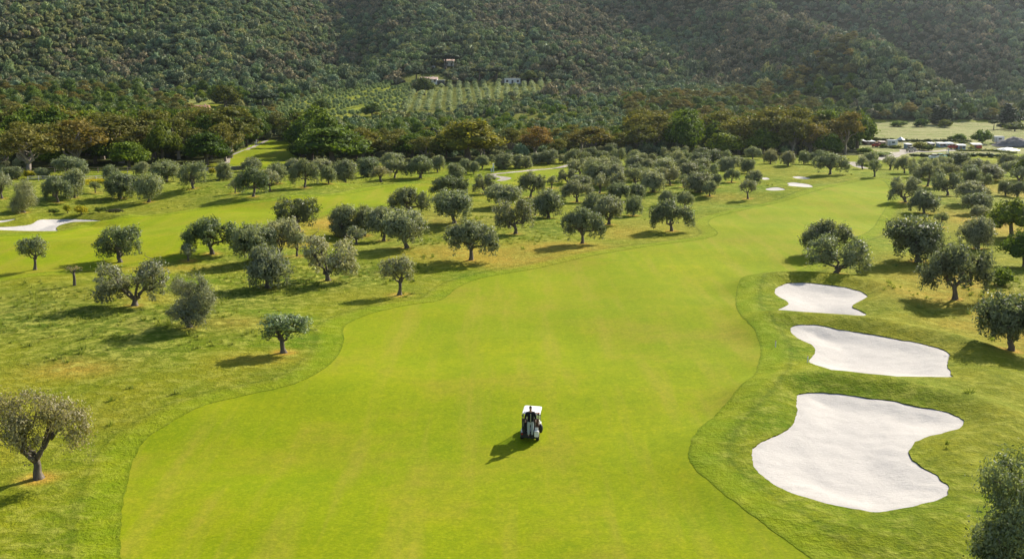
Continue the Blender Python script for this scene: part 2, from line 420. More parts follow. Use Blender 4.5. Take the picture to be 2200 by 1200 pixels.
# land-use outlines (photo coordinates of the ground they lie on)
Z_PL = [(585,262),(600,232),(660,212),(740,196),(830,184),(900,180),(884,205),(868,240),(800,262),(700,266)]
Z_PR = [(868,250),(880,215),(900,188),(960,178),(1060,176),(1205,174),(1216,196),(1180,206),(1090,214),(1020,228),(960,250)]
Z_ME = [(860,290),(900,266),(1010,254),(1140,242),(1300,232),(1330,242),(1240,262),(1120,276),(960,300)]
Z_FI = [(1800,262),(2300,262),(2300,300),(1840,300)]
Z_YA = [(1845,298),(2300,298),(2300,334),(1990,334),(1900,345),(1845,338)]
Z_CL = [(470,372),(488,352),(500,330),(560,302),(640,302),(640,345),(640,372)]
Z_LS = [(-60,345),(-60,306),(28,306),(30,330),(20,345)]
Z_HO = [(395,225),(470,222),(540,240),(470,262),(400,250)]
Z_HS = [(870,192),(870,160),(950,158),(985,184)]
Z_TR = [(300,190),(420,192),(470,222),(400,228),(320,214)]
FOREST_LOW = ([-2000,0,400,470,640,900,1100,1300,1500,1700,1845,1850,4000], [362,362,355,350,349,350,345,336,333,334,334,258,258])
def forest_mask(px, py):
    return py < np.interp(px, *FOREST_LOW)
def patch(pts, X, Y):
    out = np.zeros(X.shape)
    for (x, y, rx, ry, w) in pts:
        g = unproj([(x, y)])[0]; g2 = unproj([(x, y - ry)])[0]; g1 = unproj([(x, y + ry)])[0]
        rY = max((g2[1] - g1[1]) / 2, 1); rX = rx * g[1] / F
        out = np.maximum(out, w * np.exp(-((X - g[0]) / rX) ** 2 - ((Y - g[1]) / rY) ** 2))
    return out
tick(' T = build_terrain()')
A, T = build_terrain()
A, Tb, T, segB = split(A, T, 3)
A, Tp, T, segP = split(A, T, 4)
A, Tf, Tg, segF = split(A, T, 5)
X, Y = A[:, 0], A[:, 1]; px, py, dd = to_px(X, Y, A[:, 2]); py = np.where(dd > 5, py, 2000.)
def compact(name, T, Z, mats, attrs=None, extra=None):
    u, inv = np.unique(T.reshape(-1), return_inverse=True)
    V = np.stack([X[u], Y[u], Z[u]], 1); fl = inv.reshape(-1); lt = np.full(len(T), 3)
    at_ = {k: a[u] for k, a in (attrs or {}).items()}
    if extra is not None:   # skirt quads going straight down along the cut
        seg, depth = extra; su, si = np.unique(seg.reshape(-1), return_inverse=True); si = si.reshape(-1, 2); n = len(V)
        top = np.stack([X[su], Y[su], Z[su]], 1); bot = top - [0, 0, depth]; V = np.concatenate([V, top, bot]); m_ = len(su)
        q = np.stack([n + si[:, 0], n + si[:, 1], n + m_ + si[:, 1], n + m_ + si[:, 0]], 1)
        fl = np.concatenate([fl, q.reshape(-1)]); lt = np.concatenate([lt, np.full(len(q), 4)])
        for k in at_: at_[k] = np.concatenate([at_[k], attrs[k][su], attrs[k][su]])
        at_['soil'][-m_:] = .5
    me = mesh_np(name, V, fl, lt, mats, True, at_)
    o = bpy.data.objects.new(name, me); return link(o)
cleared = np.zeros(len(X), bool)
for zp in (Z_PL, Z_PR, Z_ME, Z_CL, Z_LS, Z_HO, Z_HS, Z_TR): cleared |= inpoly(zp, px, py)
fieldm = inpoly(Z_FI, px, py) | inpoly(Z_YA, px, py)
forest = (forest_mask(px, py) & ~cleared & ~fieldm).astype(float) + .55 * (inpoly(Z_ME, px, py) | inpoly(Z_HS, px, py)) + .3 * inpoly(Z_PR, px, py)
field = fieldm * .9 + inpoly(Z_PR, px, py) * .35 + inpoly(Z_PL, px, py) * .15 + inpoly(Z_HS, px, py) * .4 + inpoly(Z_TR, px, py) * .5
wild = patch([(60,680,260,60,1),(330,690,260,45,1),(250,750,220,35,.8),(500,640,160,30,1),(640,600,180,30,1),(760,590,90,25,1),(560,560,120,25,.8),(870,520,110,25,.7),(1010,470,200,30,.8),(1150,480,110,30,.7),(1320,400,180,45,.7),(600,410,300,18,.5),(60,400,300,30,.7),(440,385,250,22,.8),(2170,600,60,80,.8),(2100,420,140,40,.7)], X, Y)
dry = patch([(720,478,75,16,1),(980,470,110,18,.9),(1000,540,160,22,.7),(1150,560,140,16,.6),(1190,530,120,14,.8),(1330,500,90,14,.5),(640,520,60,14,.7),(420,575,220,10,.5),(340,640,160,14,.4),(480,690,120,14,.8),(170,790,100,20,.8),(400,520,60,10,.6),(1060,560,90,16,.8),(2130,480,70,30,.9),(2060,600,130,40,.7),(1990,640,110,25,.6),(2180,700,90,60,.7),(2190,420,60,30,.9),(2080,700,100,20,.4),(1560,425,60,8,.4),(560,770,90,14,.5),(1200,388,60,6,.5),(380,385,60,8,.3)], X, Y)
edge = np.maximum(-A[:, 5], 0)
gz = A[:, 2] + .018 * np.exp(-edge / .8)
ground = compact('ground', Tg, gz, [M['ground']], dict(wild=wild, dry=dry, forest=forest, field=field, edge=edge, soil=np.zeros(len(X))), (np.concatenate([segB, segF]), .45))
tag(ground, 'uneven green and dry brown rough grass running up to the wooded hill', kind='structure')
tag(compact('path', Tp, A[:, 2] - .01, [M['path']]), 'pale gravel paths crossing the golf course', kind='structure')
cent = A[Tf].mean(1)
fr_lab = ['broad main fairway with the buggy on it', 'left fairway beyond the scattered olive trees', 'bright green fairway cut between the dark woods', 'long thin green strip beside the huts', 'far tee lawn by the winding path']
fi = np.argmax([sdf(p, cent[:, 0], cent[:, 1], 30) for p in FG], 0)
for k in range(5): tag(compact('fairway', Tf[fi == k], A[:, 2] - .0, [M['fair']]), fr_lab[k], kind='structure')
bi = np.rint(A[Tb[:, 0], 6]).astype(int); cb = A[Tb].mean(1); bi = np.argmax([sdf(p, cb[:, 0], cb[:, 1], 14) for p in BG], 0)
b_lab = ['largest white sand bunker with a deep notch, nearest on the right', 'long white sand bunker, middle one of the three beside the fairway', 'smallest and farthest of the three white bunkers beside the fairway', 'long curved white sand bunker on the left fairway', 'small white sand bunker behind the long curved one', 'widest of the far pale bunkers beyond the fairway bend', 'thin pale bunker just in front of the widest far bunker', 'thin pale bunker just behind the widest far bunker', 'tiny pale bunker touching the dark olive tree']
for k in range(9):
    s = A[:, 3]; dp = (.065 if k < 4 else .05)
    zb = A[:, 2] - dp - (.34 if k < 4 else .1) * ss(0, 3.0, s) + .05 * vn(X / .8, Y / .8, 40)
    tag(compact('sand_bunker', Tb[bi == k], zb, [M['sand']]), b_lab[k], kind='structure', group='sand bunkers')
del A, T, Tb, Tp, Tf, Tg

tick('------------- plants')
# ------------------------------------------------------------------ plants
def cards(C, Nrm, size, rng, asp=.5, jit=.9, v=None):
    n = len(C); N = Nrm + jit * rng.normal(size=(n, 3)); N /= np.linalg.norm(N, axis=1)[:, None] + 1e-9
    r = rng.normal(size=(n, 3)); U = np.cross(N, r); U /= np.linalg.norm(U, axis=1)[:, None] + 1e-9
    W = np.cross(N, U); s = size * rng.uniform(.6, 1.4, n)[:, None]
    V = np.stack([C - U * s, C + W * s * asp, C + U * s, C - W * s * asp], 1).reshape(-1, 3)
    return V
def crown_pts(lobes, n_cl, per, cr, rng, shell=.75, low=-.55):
    """leaf clumps on the outer part of overlapping lobes"""
    L = np.array(lobes, float); w = (L[:, 3] * L[:, 4] + L[:, 3] * L[:, 5] + L[:, 4] * L[:, 5]); w /= w.sum()
    P = []; Nn = []; VV = []
    cnt = 0; tries = 0
    while cnt < n_cl and tries < n_cl * 20:
        tries += 1
        k = rng.choice(len(L), p=w); d = rng.normal(size=3); d /= np.linalg.norm(d)
        if d[2] < low: continue
        rr = shell + (1.06 - shell) * rng.random()
        p = L[k, :3] + d * L[k, 3:6] * rr
        q = np.sqrt((((p - L[:, :3]) / L[:, 3:6]) ** 2).sum(1)); q[k] = 9
        if q.min() < .62: continue
        nn = d / L[k, 3:6]; nn /= np.linalg.norm(nn)
        m = max(4, int(per * rng.uniform(.6, 1.4))); rc = cr * rng.uniform(.6, 1.35)
        off = rng.normal(size=(m, 3)) * rc * [1, 1, .75] * .55
        P.append(p + off); Nn.append(nn + off / rc * .8); VV.append(np.clip(rng.normal(.45, .22) + rng.normal(0, .16, m), 0, 1)); cnt += 1
    return np.concatenate(P), np.concatenate(Nn), np.concatenate(VV)
def blob(lobes, rng, f=.72):
    Vs = []; Fs = []; b = 0
    bm = bmesh.new(); bmesh.ops.create_icosphere(bm, subdivisions=2, radius=1)
    v0 = np.array([v.co[:] for v in bm.verts]); f0 = np.array([[v.index for v in p.verts] for p in bm.faces]); bm.free()
    for L in lobes:
        v = v0 * np.array(L[3:6]) * f * (1 + .16 * rng.normal(size=(len(v0), 1))) + L[:3]; Vs.append(v); Fs.append(f0 + b); b += len(v)
    return np.concatenate(Vs), np.concatenate(Fs)
def crown_mesh(name, lobes, n_cl, per, cr, size, m, seed, asp=.5, jit=.9, shell=.75, core=0, low=-.55, extra=None):
    rng = np.random.default_rng(seed); C, N, v = crown_pts(lobes, n_cl, per, cr, rng, shell, low)
    if extra is not None:
        C = np.concatenate([C, extra[0]]); N = np.concatenate([N, extra[1]]); v = np.concatenate([v, extra[2]])
    V = cards(C, N, size, rng, asp, jit); n = len(C)
    fl = np.arange(4 * n); lt = np.full(n, 4); vv = np.repeat(v, 4)
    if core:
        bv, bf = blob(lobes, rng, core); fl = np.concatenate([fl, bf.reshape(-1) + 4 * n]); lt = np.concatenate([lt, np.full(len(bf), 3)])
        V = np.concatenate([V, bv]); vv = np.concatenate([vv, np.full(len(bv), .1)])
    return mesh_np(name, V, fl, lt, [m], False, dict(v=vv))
def tubes(name, paths, m, seg=7, seed=0):
    """paths: list of [(x,y,z,r)...]; one mesh of tapered limbs"""
    rng = np.random.default_rng(seed); Vs = []; fl = []; lt = []; b = 0
    for P in paths:
        P = np.array(P, float); n = len(P); d = np.gradient(P[:, :3], axis=0); d /= np.linalg.norm(d, axis=1)[:, None] + 1e-9
        ref = np.array([.3, 1, .1]); U = np.cross(d, ref); U /= np.linalg.norm(U, axis=1)[:, None]; W = np.cross(d, U)
        t = np.linspace(0, 2 * math.pi, seg, endpoint=False); ph = rng.uniform(.82, 1.18, (n, seg))
        V = P[:, None, :3] + (U[:, None] * np.cos(t)[None, :, None] + W[:, None] * np.sin(t)[None, :, None]) * (P[:, 3][:, None] * ph)[..., None]
        Vs.append(V.reshape(-1, 3))
        for i in range(n - 1):
            for j in range(seg):
                j2 = (j + 1) % seg; fl += [b + i * seg + j, b + i * seg + j2, b + (i + 1) * seg + j2, b + (i + 1) * seg + j]; lt.append(4)
        fl += [b + (n - 1) * seg + j for j in range(seg)]; lt.append(seg); b += n * seg
    return mesh_np(name, np.concatenate(Vs), fl, lt, [m], True)
def limb(a, b, r0, r1, rng, wig=.12, n=6):
    a = np.array(a, float); b = np.array(b, float); L = np.linalg.norm(b - a); out = []
    w = rng.normal(size=(n + 1, 3)) * wig * L; w[0] = 0; w[-1] *= .3
    for i in range(n + 1):
        t = i / n; out.append((*(a * (1 - t) + b * t + w[i] * (math.sin(math.pi * t) + .15) + np.array([0, 0, .10 * L * math.sin(math.pi * t)])), r0 * (1 - t) + r1 * t))
    return out
def olive_proto(kind, seed):
    """returns (trunk mesh, crown mesh, width, height)"""
    rng = np.random.default_rng(seed); u = rng.uniform
    if kind == 'round':
        lobes = [(u(-.5,.5), u(-.5,.5), 3.1, 1.7, 1.7, 1.25)] + [(1.25*math.cos(a+u(-.3,.3)), 1.15*math.sin(a+u(-.3,.3)), u(2.2,3.0), u(.95,1.25), u(.95,1.25), u(.85,1.15)) for a in np.linspace(0, 6.28, 6)[:-1]]
        trunk_h = 1.15
    elif kind == 'fork':
        lobes = [(-1.45, u(-.3,.3), 2.9, 1.15, 1.2, 1.2), (1.4, u(-.3,.3), 3.15, 1.05, 1.15, 1.15), (-1.0, .7, 2.2, .8, .8, .75), (1.75, -.4, 2.3, .75, .8, .7), (-1.9, -.4, 2.15, .7, .7, .7), (.1, .6, 2.6, .7, .8, .6), (.8, -.7, 3.6, .7, .7, .6)]
        trunk_h = .95
    elif kind == 'wide':
        lobes = [(-1.7, 0, 2.75, 1.1, 1.1, .85), (1.7, .1, 2.8, 1.1, 1.1, .9), (0, .5, 3.3, 1.35, 1.2, .95), (.2, -.9, 2.9, 1.1, 1.0, .85), (-.9, 1.1, 2.8, .9, .9, .8), (2.2, -.5, 2.2, .7, .7, .6), (-2.2, .4, 2.15, .7, .7, .6), (-.7, -.6, 3.6, .8, .8, .6)]
        trunk_h = 1.3
    elif kind == 'bush':
        lobes = [(0, 0, 2.3, 1.5, 1.5, 1.9), (u(-.7,-.4), .3, 3.3, 1.0, 1.0, 1.05), (u(.5,.8), 0, 2.8, 1.1, 1.1, 1.2), (.3, -.3, 1.2, 1.2, 1.2, .95), (-.7, -.2, 1.5, 1.0, 1.0, .9)]
        trunk_h = .6
    elif kind == 'near':
        lobes = [(-1.5, 0, 2.6, 1.0, 1.0, .95), (1.35, .1, 2.75, 1.05, 1.0, .95), (-.1, .3, 3.2, 1.2, 1.1, .85), (-.5, -.7, 2.5, .8, .7, .8), (2.1, -.2, 2.3, .6, .6, .6), (-2.2, .2, 2.2, .6, .6, .6), (.7, .8, 3.0, .8, .8, .7), (-1.1, .5, 3.5, .6, .6, .5), (1.2, -.6, 3.5, .6, .6, .45)]
        trunk_h = .95
    elif kind == 'nearb':
        lobes = [(-.3, 0, 2.2, 1.15, 1.2, 1.1), (.9, .2, 2.5, 1.1, 1.0, 1.2), (-.6, -.2, 3.4, .8, .8, .95), (.4, .2, 3.9, .75, .75, .8), (1.5, -.3, 1.7, .8, .8, .9), (-1.0, .2, 1.3, .9, .9, .8), (.5, -.5, 1.1, 1.0, .9, .8), (1.3, .3, 3.4, .6, .6, .7)]
        trunk_h = .6
    elif kind == 'sparse':
        lobes = [(-1.2, 0, 3.0, .85, .85, .9), (1.1, .2, 3.1, .9, .85, .85), (0, .2, 3.7, .95, .9, .7), (-.3, -.9, 2.9, .8, .7, .7), (1.7, -.3, 2.4, .55, .6, .55), (-1.8, .3, 2.4, .6, .6, .55), (.4, .9, 2.8, .7, .7, .6)]
        trunk_h = 1.25
    else:  # lolly
        lobes = [(-.7, 0, 3.3, .95, .9, .95), (.75, .1, 3.35, .9, .9, 1.0), (0, .2, 3.8, .8, .8, .7), (-1.1, 0, 2.75, .55, .6, .55), (1.15, 0, 2.8, .5, .55, .5)]
        trunk_h = 1.6
    lobes = [tuple(np.array(L) * np.array([1, 1, 1, u(.78,1.18), u(.78,1.18), u(.78,1.12)]) + np.array([u(-.32,.32), u(-.3,.3), u(-.22,.22), 0, 0, 0])) for L in lobes]
    dz_ = {'round': .62, 'fork': .52, 'wide': .62, 'bush': .1, 'sparse': .3, 'lolly': .2, 'near': .1, 'nearb': 0}[kind]; trunk_h -= dz_ * .6
    lobes = [(L[0], L[1], L[2] - dz_, L[3], L[4], L[5] * 1.06) for L in lobes]
    dens = {'round': (230, 36), 'fork': (190, 34), 'wide': (240, 34), 'bush': (230, 36), 'sparse': (120, 30), 'lolly': (120, 32), 'near': (190, 62), 'nearb': (230, 85)}[kind]
    # drooping skirts
    L = np.array(lobes); ex = []
    for k in range(46 if kind in ('round', 'fork', 'wide') else 12):
        q = L[rng.integers(len(L))]; a = u(0, 6.28); z0 = q[2] - q[5] * .7
        for _ in range(26): ex.append((q[0] + q[3] * .8 * math.cos(a) + rng.normal() * .13, q[1] + q[4] * .8 * math.sin(a) + rng.normal() * .13, z0 - u(-.15, .62)))
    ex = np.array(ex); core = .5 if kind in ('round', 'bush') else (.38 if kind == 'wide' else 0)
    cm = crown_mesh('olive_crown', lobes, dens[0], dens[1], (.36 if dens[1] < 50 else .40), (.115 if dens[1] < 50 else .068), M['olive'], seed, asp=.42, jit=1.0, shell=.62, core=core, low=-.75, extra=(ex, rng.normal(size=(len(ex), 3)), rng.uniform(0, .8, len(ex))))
    tr = .21 if kind != 'lolly' else .17
    lean = np.array([u(-.25,.25), u(-.2,.2), 0]); top = np.array([0, 0, trunk_h]) + lean
    paths = [[(0, 0, -.35, tr * 1.9), (0, 0, 0, tr * 1.5), (*(lean * .3 + [u(-.06,.06), 0, trunk_h * .35]), tr * 1.05), (*(lean * .7 + [u(-.08,.08), 0, trunk_h * .7]), tr * .95), (*top, tr * .9)]]
    order = sorted(range(len(lobes)), key=lambda i: -lobes[i][3])[:5]
    for i in order:
        c = np.array(lobes[i][:3]); e = c - [0, 0, lobes[i][5] * .2]
        p = limb(top - [0, 0, .15], e, tr * .62, .035, rng); paths.append(p)
        for _ in range(3):
            m_ = p[3][:3]; t = c + rng.normal(size=3) * np.array(lobes[i][3:6]) * .6; paths.append(limb(m_, t, .05, .012, rng, n=4))
    tm = tubes('olive_trunk', paths, M['bark'], 7, seed)
    co = np.empty(len(cm.vertices) * 3, np.float32); cm.vertices.foreach_get('co', co); co = co.reshape(-1, 3)
    lo, hi = np.percentile(co[:, 0], [.7, 99.3]); return tm, cm, hi - lo, np.percentile(co[:, 2], 99.6), (hi + lo) / 2
OP = {k: [olive_proto(k, 100 * i + s) for s in range(n)] for i, (k, n) in enumerate([('round', 7), ('fork', 4), ('wide', 5), ('bush', 3), ('sparse', 4), ('lolly', 2), ('near', 1), ('nearb', 1)])}
protoT = {}
def plant(name, parts, loc, scale, rz, color, **k):
    """tree as Empty > trunk, crown; the first of a kind is built, the others are copies"""
    root = empty(name, loc, rz, **k); root.scale = scale
    for pn, me in parts:
        key = (pn, me.name)
        if key not in protoT: protoT[key] = o = bpy.data.objects.new(pn, me)
        else: o = protoT[key].copy()
        COL.objects.link(o); o.parent = root; o.color = (*color, 1)
    return root
rs = random.Random(5)
GREY = (1.08, 1.08, 1.12); DARK = (.62, .70, .55); MID = (.85, .92, .78); BROWN = (1.2, 1.0, .82)
TRP = []
def olive(bx, by, w, h, kind, color, label, flip=0, grp='olive trees standing on the golf course'):
    x, y, z = at(bx, by); TRP.append((x, y)); d = to_px(x, y, z)[2]; tm, cm, pw, ph, cx = rs.choice(OP[kind]); s = d / F
    sx = w * s / pw; sz = h * s / ph
    rz = math.radians(180 if flip else 0) + rs.uniform(-.35, .35)
    if kind in ('round', 'bush', 'sparse', 'nearb'): rz = rs.uniform(0, 6.28)
    plant('olive_tree', [('trunk', tm), ('crown', cm)], (x, y, z - .03), (sx, sx * rs.uniform(.9, 1.1), sz), rz, color, label=label, cat='olive tree', group=grp)
tick('OL = [')
OL = [
(82,1027,232,196,'near',(1.0,.88,.70),'large thin brownish silver olive tree cut by the left edge, nearest on the left'),
(610,757,106,86,'lolly',(1.0,1.15,.95),'small solitary olive tree with gnarled bare trunk beside the fairway curve',1),
(408,702,116,116,'nearb',(.85,.85,.85),'leaning dark olive tree whose crown hangs down to the ground'),
(289,656,147,98,'fork',(1.05,1.0,1.02),'open olive tree with two separate silver crowns on a forked trunk'),
(858,633,74,84,'lolly',(1.1,1.05,1.0),'slim solitary olive tree on a tall twisted trunk at the fairway edge'),
(575,618,94,92,'round',(.95,.95,.98),'grey olive tree in front of the silver cluster, shadow falling left'),
(705,602,117,95,'fork',(1.15,1.12,1.1),'broad silver olive tree on a V trunk right of the silver cluster',1),
(75,579,60,72,'lolly',MID,'small upright olive tree alone near the left edge'),
(258,563,106,80,'fork',(.72,.82,.62),'dark green olive tree with a notched crown on the left fairway edge'),
(456,545,116,79,'wide',(.72,.82,.6),'wide dark olive tree standing over a brown bare patch'),
(405,560,40,38,'sparse',GREY,'little grey olive bush in the shadow of the wide dark olive'),
(547,563,88,84,'round',MID,'olive tree at the left rear of the silver cluster'),
(603,552,74,84,'fork',(1.2,1.18,1.15),'palest silver olive tree in the middle of the cluster'),
(638,550,44,62,'sparse',MID,'thin olive tree at the right rear of the silver cluster'),
(642,496,97,72,'fork',(.55,.6,.45),'very dark two lobed olive tree above the silver cluster'),
(600,507,54,40,'sparse',MID,'low pale olive tree half hidden below the very dark two lobed one'),
(742,507,60,67,'bush',(.8,.85,.75),'tall dark olive tree, left half of a touching pair'),
(784,506,48,66,'round',(.85,.88,.8),'narrow olive tree, right half of a touching pair'),
(766,526,54,42,'sparse',GREY,'low pale olive tree in front of the touching pair'),
(874,533,98,84,'round',(.95,1.0,.95),'large full olive tree at mid distance with a hanging skirt of leaves'),
(825,517,72,74,'round',(1.0,1.02,.98),'olive tree merging with the left side of the large full one'),
(880,464,94,62,'wide',(.62,.68,.55),'low wide dark olive tree beside the left fairway end'),
(1012,558,112,90,'wide',(.85,.88,.85),'dark grey spreading olive tree throwing a long shadow at the fairway edge'),
(976,479,87,72,'round',(.92,.98,.9),'round grey green olive tree below the dark double one'),
(965,424,82,48,'wide',(.7,.75,.62),'dark double crowned olive tree near the sandy patch'),
(1043,416,50,43,'fork',(.9,.9,.85),'small heart shaped olive tree alone on light grass'),
(1108,502,88,76,'fork',(.72,.75,.7),'dark olive tree with a V trunk in front of the paler one'),
(1086,446,80,50,'round',MID,'pale olive tree just behind the dark V trunk olive'),
(1178,468,70,62,'round',(.75,.8,.72),'compact dark olive tree right of the V trunk olive'),
(1140,424,64,55,'wide',(.78,.8,.75),'olive tree with flat uneven crown on the far lawn'),
(1185,404,28,27,'sparse',MID,'tiny open olive tree on the far lawn'),
(1150,462,42,42,'sparse',MID,'thin grey olive tree squeezed between two darker ones'),
(1251,523,90,81,'wide',(.85,.88,.85),'olive tree with a spreading crown and its shadow beside the fairway'),
(1308,482,62,63,'round',(.88,.9,.86),'round olive tree behind the spreading fairway olive'),
(1276,470,58,56,'round',(.8,.85,.75),'dense olive tree left of the round one'),
(1361,463,40,44,'round',MID,'small thin trunked olive tree at the right end of its row'),
(1240,434,70,48,'wide',(.95,.95,.92),'silvery broad olive tree in the middle of the grove'),
(1288,415,42,44,'sparse',GREY,'thin pale olive tree with visible trunk in the grove'),
(1330,433,47,41,'round',(.8,.85,.75),'olive tree left of a matching dark one in the grove'),
(1366,430,40,36,'round',(.75,.8,.7),'olive tree right of a matching dark one in the grove'),
(1443,496,92,68,'wide',(.82,.85,.78),'handsome spreading olive tree on a stout trunk above the fairway bend'),
(1434,440,38,32,'round',MID,'small olive behind the left of the stout trunked one'),
(1472,447,36,36,'round',MID,'small olive behind the right of the stout trunked one'),
(1607,427,36,42,'lolly',(.95,.95,.88),'small upright olive tree in front of the far bunkers'),
(1620,399,40,33,'round',(.72,.78,.65),'dark olive tree touching the tiny bunker'),
(1525,421,34,33,'round',MID,'small olive tree in front of the heavy dark pair'),
(1500,412,52,44,'bush',(.72,.76,.65),'heavy dark olive tree near the middle of the grove edge'),
(1536,402,34,28,'round',(.75,.8,.7),'dark olive joined to the right of the heavy one'),
(1572,391,36,29,'wide',MID,'small neat olive tree with thin trunk and flat shadow'),
(1468,402,24,29,'sparse',MID,'slender olive sapling left of the heavy dark tree'),
(1440,397,45,38,'fork',(.85,.85,.8),'olive tree with fan of limbs at the grove centre'),
(1783,375,74,48,'wide',(.78,.85,.72),'large umbrella shaped olive tree alone on the far fairway'),
(1760,354,54,32,'wide',(.85,.92,.78),'olive tree close behind the large umbrella shaped one'),
(1879,380,36,38,'sparse',(.72,.8,.65),'little windswept olive tree on the far fairway'),
(1853,364,32,30,'sparse',GREY,'pale thin olive tree left of the windswept one'),
(1872,354,32,28,'round',MID,'olive tree just behind the windswept one'),
(1617,342,37,28,'wide',MID,'small round olive tree on the far bank with its own shadow'),
(1655,352,34,32,'round',(.95,.88,.8),'greyish olive tree on the far bank right of the round one'),
(1693,356,38,32,'round',(.95,.88,.82),'brownish grey olive tree on the far bank'),
(1727,353,26,30,'round',MID,'narrow olive tree on the far bank'),
(1606,372,30,32,'round',(.75,.8,.7),'olive tree at the right end of the dense far rows'),
(1945,434,68,55,'fork',(.82,.84,.84),'open olive tree with slanting trunk right of the fairway'),
(1985,458,62,50,'round',(.8,.84,.82),'rounded olive tree in front of the slanting one'),
(1993,400,64,50,'wide',(.75,.8,.72),'dark flat topped olive tree right of the far fairway'),
(2036,420,62,50,'fork',(.78,.82,.78),'dark olive tree with two leaning stems right of the fairway'),
(2090,436,68,48,'round',(1.0,1.0,.98),'pale olive tree heading the overlapping row on the right'),
(2098,458,60,45,'round',(.85,.9,.82),'darker olive tree second in the overlapping row'),
(2104,474,40,34,'round',(.9,.92,.85),'lowest small olive tree of the overlapping row'),
(2020,488,38,33,'sparse',(.72,.8,.6),'tiny dark olive tree between the large dark ones'),
(1972,562,127,98,'round',(.62,.68,.58),'very large dense dark olive tree right of the fairway'),
(2052,642,150,122,'wide',(.72,.74,.66),'biggest olive tree on the right with a wide heavy crown'),
(2100,534,84,70,'round',(1.0,.98,.95),'grey olive tree next to the shrubs at the right edge'),
(1796,588,134,84,'fork',(.78,.86,.74),'broad olive tree on a V trunk just above the farthest white bunker',1),
(1776,545,106,74,'wide',(.66,.7,.62),'dark olive tree directly behind the V trunk one'),
(2172,752,140,124,'round',(.62,.68,.55),'large dark olive tree at the right edge beside the middle bunker'),
(2150,1262,240,306,'nearb',(.72,.8,.66),'tall olive tree in the bottom right corner, nearest on the right'),
(2160,420,34,34,'round',(.7,.75,.6),'dark olive at the right edge, left of a twin'),
(2185,424,38,34,'round',(.7,.75,.6),'dark olive at the right edge, right of a twin'),
(2090,400,36,40,'bush',(.62,.7,.55),'upright dark olive tree behind the two stemmed one'),
(2115,404,38,32,'fork',(.7,.78,.62),'leaning olive tree right of the upright dark one'),
(50,456,76,70,'nearb',(1.0,1.0,.85),'shaggy olive tree standing above the small left bunker'),
(125,434,66,57,'wide',(.98,1.02,.92),'silver olive tree with open crown near the yellow meadow'),
(160,424,60,62,'round',(.82,.9,.72),'taller green olive tree behind the silver open one'),
(4,426,50,58,'sparse',GREY,'thin olive tree cut off by the left edge'),
(258,426,70,56,'round',(.68,.75,.58),'dark olive tree with hanging skirt, left of a joined pair'),
(320,434,70,62,'round',(.9,.98,.82),'lighter olive tree with thin trunk, right of a joined pair'),
(205,414,24,25,'sparse',MID,'thin sapling in the meadow left of the joined pair'),
(240,392,34,38,'round',(1.0,1.05,.95),'pale olive tree rising behind the joined pair'),
(415,405,65,58,'fork',(.85,.92,.76),'full olive tree on two stems before the wooden fence'),
(357,389,68,46,'round',(.82,.9,.75),'wide olive tree against the dark wood'),
(305,377,36,30,'round',(.85,.9,.75),'small olive tree between fence and joined pair'),
(25,386,46,28,'bush',(.85,.9,.75),'low olive bush behind the yellow meadow'),
(150,376,74,42,'wide',(.95,1.02,.9),'long low silvery olive crown in front of the fence'),
(93,384,28,24,'round',MID,'little olive bush left of the long silvery crown'),
(181,380,24,24,'round',MID,'little olive bush right of the long silvery crown'),
(545,422,72,63,'wide',(.68,.76,.6),'dark olive tree throwing a long shadow over the left fairway'),
(580,410,44,48,'sparse',(1.1,1.1,1.08),'pale thin olive tree right of the long shadow'),
(505,415,28,32,'sparse',GREY,'small sparse olive tree left of the dark long shadowed one'),
(655,403,62,62,'wide',(.68,.74,.6),'dark olive tree on a rise with hanging leaves'),
(540,368,46,30,'round',(.85,.9,.78),'olive tree at the mouth of the clearing'),
(482,386,38,38,'bush',(.95,1.0,.85),'bushy olive tree by the end of the path'),
(596,394,44,46,'round',(.85,.92,.78),'olive tree in the row left of the dark rise'),
(628,372,36,32,'round',GREY,'pale olive tree behind the dark one on the rise'),
(740,392,68,50,'round',(.66,.72,.6),'heavy dark olive tree at the head of a dark bank'),
(706,394,34,38,'round',MID,'olive tree left of the heavy dark one'),
(692,374,42,34,'round',(1.05,1.05,1.0),'pale olive tree above and left of the heavy dark one'),
(790,380,50,42,'bush',(.85,.92,.78),'green grey olive tree right of the heavy dark one'),
(819,391,52,36,'sparse',(1.1,.98,.78),'thin brown twigged olive tree on the left fairway bank'),
(848,382,54,42,'wide',(.85,.92,.78),'olive tree behind the thin brown twigged one'),
(840,360,56,32,'round',(.9,.96,.85),'olive tree in the back row behind the brown twigged one'),
(903,382,54,48,'round',(.72,.8,.62),'egg shaped dark olive tree on a short trunk'),
(940,370,36,36,'round',(.88,.92,.8),'olive tree right of the egg shaped one'),
(978,384,30,34,'bush',MID,'small leafy olive beside tall pale grass'),
(1001,372,32,32,'round',(.8,.88,.75),'olive tree left of the white post, first of three'),
(1018,374,24,28,'round',(.8,.88,.75),'olive tree left of the white post, second of three'),
(1036,363,30,30,'round',(.8,.88,.75),'olive tree left of the white post, third of three'),
(1057,352,16,20,'round',MID,'tiny olive tree standing over the white post'),
(1085,363,42,34,'bush',(.85,.9,.8),'olive tree right of the white post'),
(1114,361,32,30,'bush',MID,'olive tree second right of the white post'),
(1131,361,26,26,'bush',MID,'olive tree third right of the white post'),
(1153,352,30,24,'bush',(.95,.98,.9),'low pale olive at the end of the row by the path'),
(1178,352,38,30,'bush',(.75,.8,.7),'dark olive left of the wide crown over the path end'),
(1237,360,52,40,'wide',(.7,.76,.62),'wide crowned olive over the end of the pale path'),
(1330,352,32,34,'fork',MID,'fan shaped olive with clear trunk at the back of the grove'),
(1295,352,30,28,'bush',(.85,.9,.8),'olive tree left of the fan shaped one'),
]
